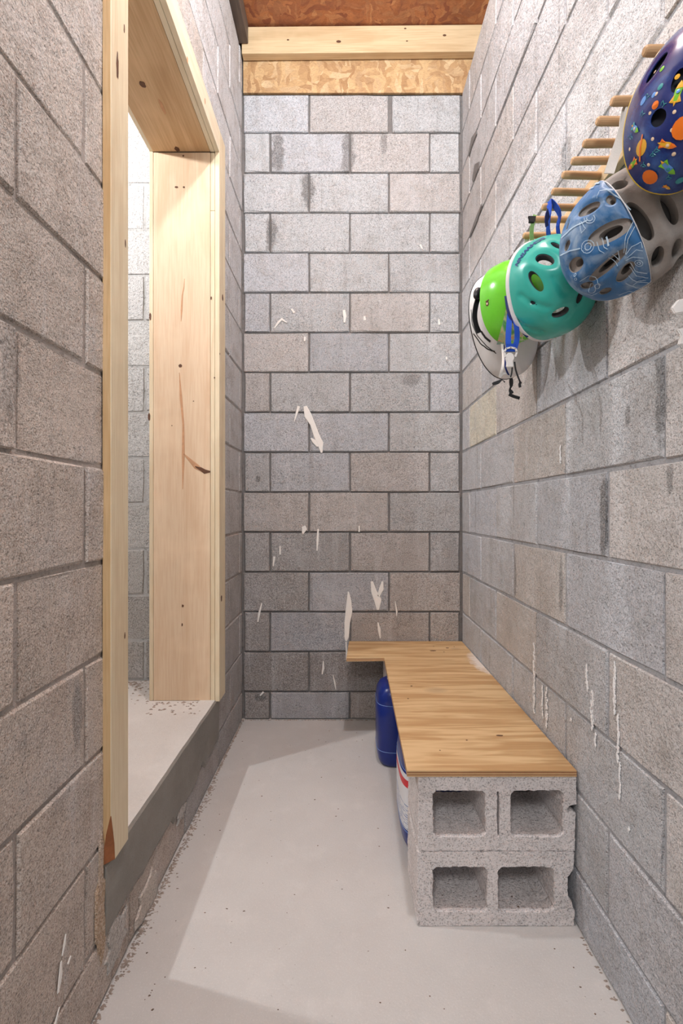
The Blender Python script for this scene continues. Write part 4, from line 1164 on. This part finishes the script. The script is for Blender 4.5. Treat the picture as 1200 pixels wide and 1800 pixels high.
for (x, y, r, mi) in ((1143, 308, .0112, 0), (1200, 224, .0135, 0), (1152, 185, .0050, 0), (1132, 178, .0056, 3), (1195, 315, .0060, 5), (1238, 262, .009, 1), (1225, 318, .006, 2),
                      (1150, 168, .0034, 3), (1161, 154, .0040, 5), (1148, 243, .0024, 4), (1108, 261, .0024, 4), (1141, 287, .0024, 4), (1181, 228, .0026, 4),
                      (1184, 269, .0028, 4), (1190, 134, .0034, 1), (1154, 166, .0024, 4), (1143, 199, .0022, 4), (1185, 197, .0024, 4), (1150, 125, .0022, 4), (1164, 124, .0034, 2), (1156, 97, .0050, 4)):
    if r < .003: H.shape(sbm, x, y, 0, cp(r, 8), mi)
    else: bm = bmesh.new(); H.shape(bm, x, y, 0, cp(r), mi, .0013 if r < .008 else .0026); mesh_bm('printed_planet', bm, H.root, MOT)
bm = bmesh.new()
H.shape(bm, 1128, 258, .1, cp(.0088, 14, 1.25), 1)                                       # ringed planet
H.shape(bm, 1128, 258, -.95, [(-.016, -.0012), (0, -.0024), (.016, -.0012), (.016, .0012), (0, .0006), (-.016, .0012)], 0, .0023)
mesh_bm('printed_planet', bm, H.root, MOT)
def rocket(px, py, ang, s, body, nose, fin, win):
    bm = bmesh.new()
    H.shape(bm, px, py, ang, [(-.010*s, -.0036*s), (.004*s, -.0046*s), (.010*s, -.002*s), (.010*s, .002*s), (.004*s, .0046*s), (-.010*s, .0036*s)], body, .0016)
    c, P, u, v = H.frame(px, py, ang)
    def add(poly, mi, off): H.decal(bm, [[(P+u*x*s+v*y*s).normalized() for x, y in poly]], mi, off)
    add([(.005, -.0042), (.010, -.003), (.015, 0), (.010, .003), (.005, .0042)], nose, .0022)
    add([(-.002, -.003), (-.011, -.0072), (-.012, -.002)], fin, .0020); add([(-.002, .003), (-.011, .0072), (-.012, .002)], fin, .0020)
    add([(-.010, -.0022), (-.016, 0), (-.010, .0022)], 1, .0018)
    add([(.0026*math.cos(k*.8)+.001, .0026*math.sin(k*.8)) for k in range(8)], win, .0030)
    mesh_bm('printed_rocket', bm, H.root, MOT)
rocket(1174, 293, math.radians(-22), 1.0, 3, 2, 2, 5)
rocket(1172, 254, math.radians(5), .85, 1, 0, 0, 4)
rocket(1191, 163, math.radians(83), 1.0, 2, 1, 1, 3)
rocket(1114, 286, math.radians(88), .8, 2, 0, 0, 1)
rocket(1118, 225, math.radians(8), .8, 3, 2, 5, 4)
rocket(1230, 160, math.radians(40), .9, 1, 0, 0, 3)
rocket(1215, 285, math.radians(120), .8, 5, 1, 2, 4)
rocket(1172, 326, math.radians(-20), .5, 1, 1, 0, 4)
for x, y in ((1131, 200), (1166, 183), (1155, 262), (1148, 270), (1132, 288), (1175, 310), (1139, 170), (1110, 240)):
    for k in range(4): H.shape(sbm, x+3*math.cos(k*1.6), y+3*math.sin(k*1.6), k*.7, [(-.0022, -.0005), (.0022, -.0005), (.0022, .0005), (-.0022, .0005)], 5, .0014)
mesh_bm('star_specks', sbm, H.root, MOT)['kind'] = 'stuff'
r_ = H.root
strap(r_, [(.545, .70, 1.62), (.553, .742, 1.52), (.553, .76, 1.45), (.552, .762, 1.40)], .015, M_webw, side=(1, 0, 0))
plate(((1180, 541), (1192, 526), (1215, 522), (1215, 547), (1186, 552)), .757, .006, M_buck, 'buckle', r_)
plate(((1190, 578), (1215, 574), (1215, 606), (1193, 606), (1197, 590)), .757, .006, M_buck, 'buckle', r_)
strap(r_, [(.548, .731, 1.818), (.53, .735, 1.80), (.515, .742, 1.775)], .015, M_webw, side=(0, 1, 0))
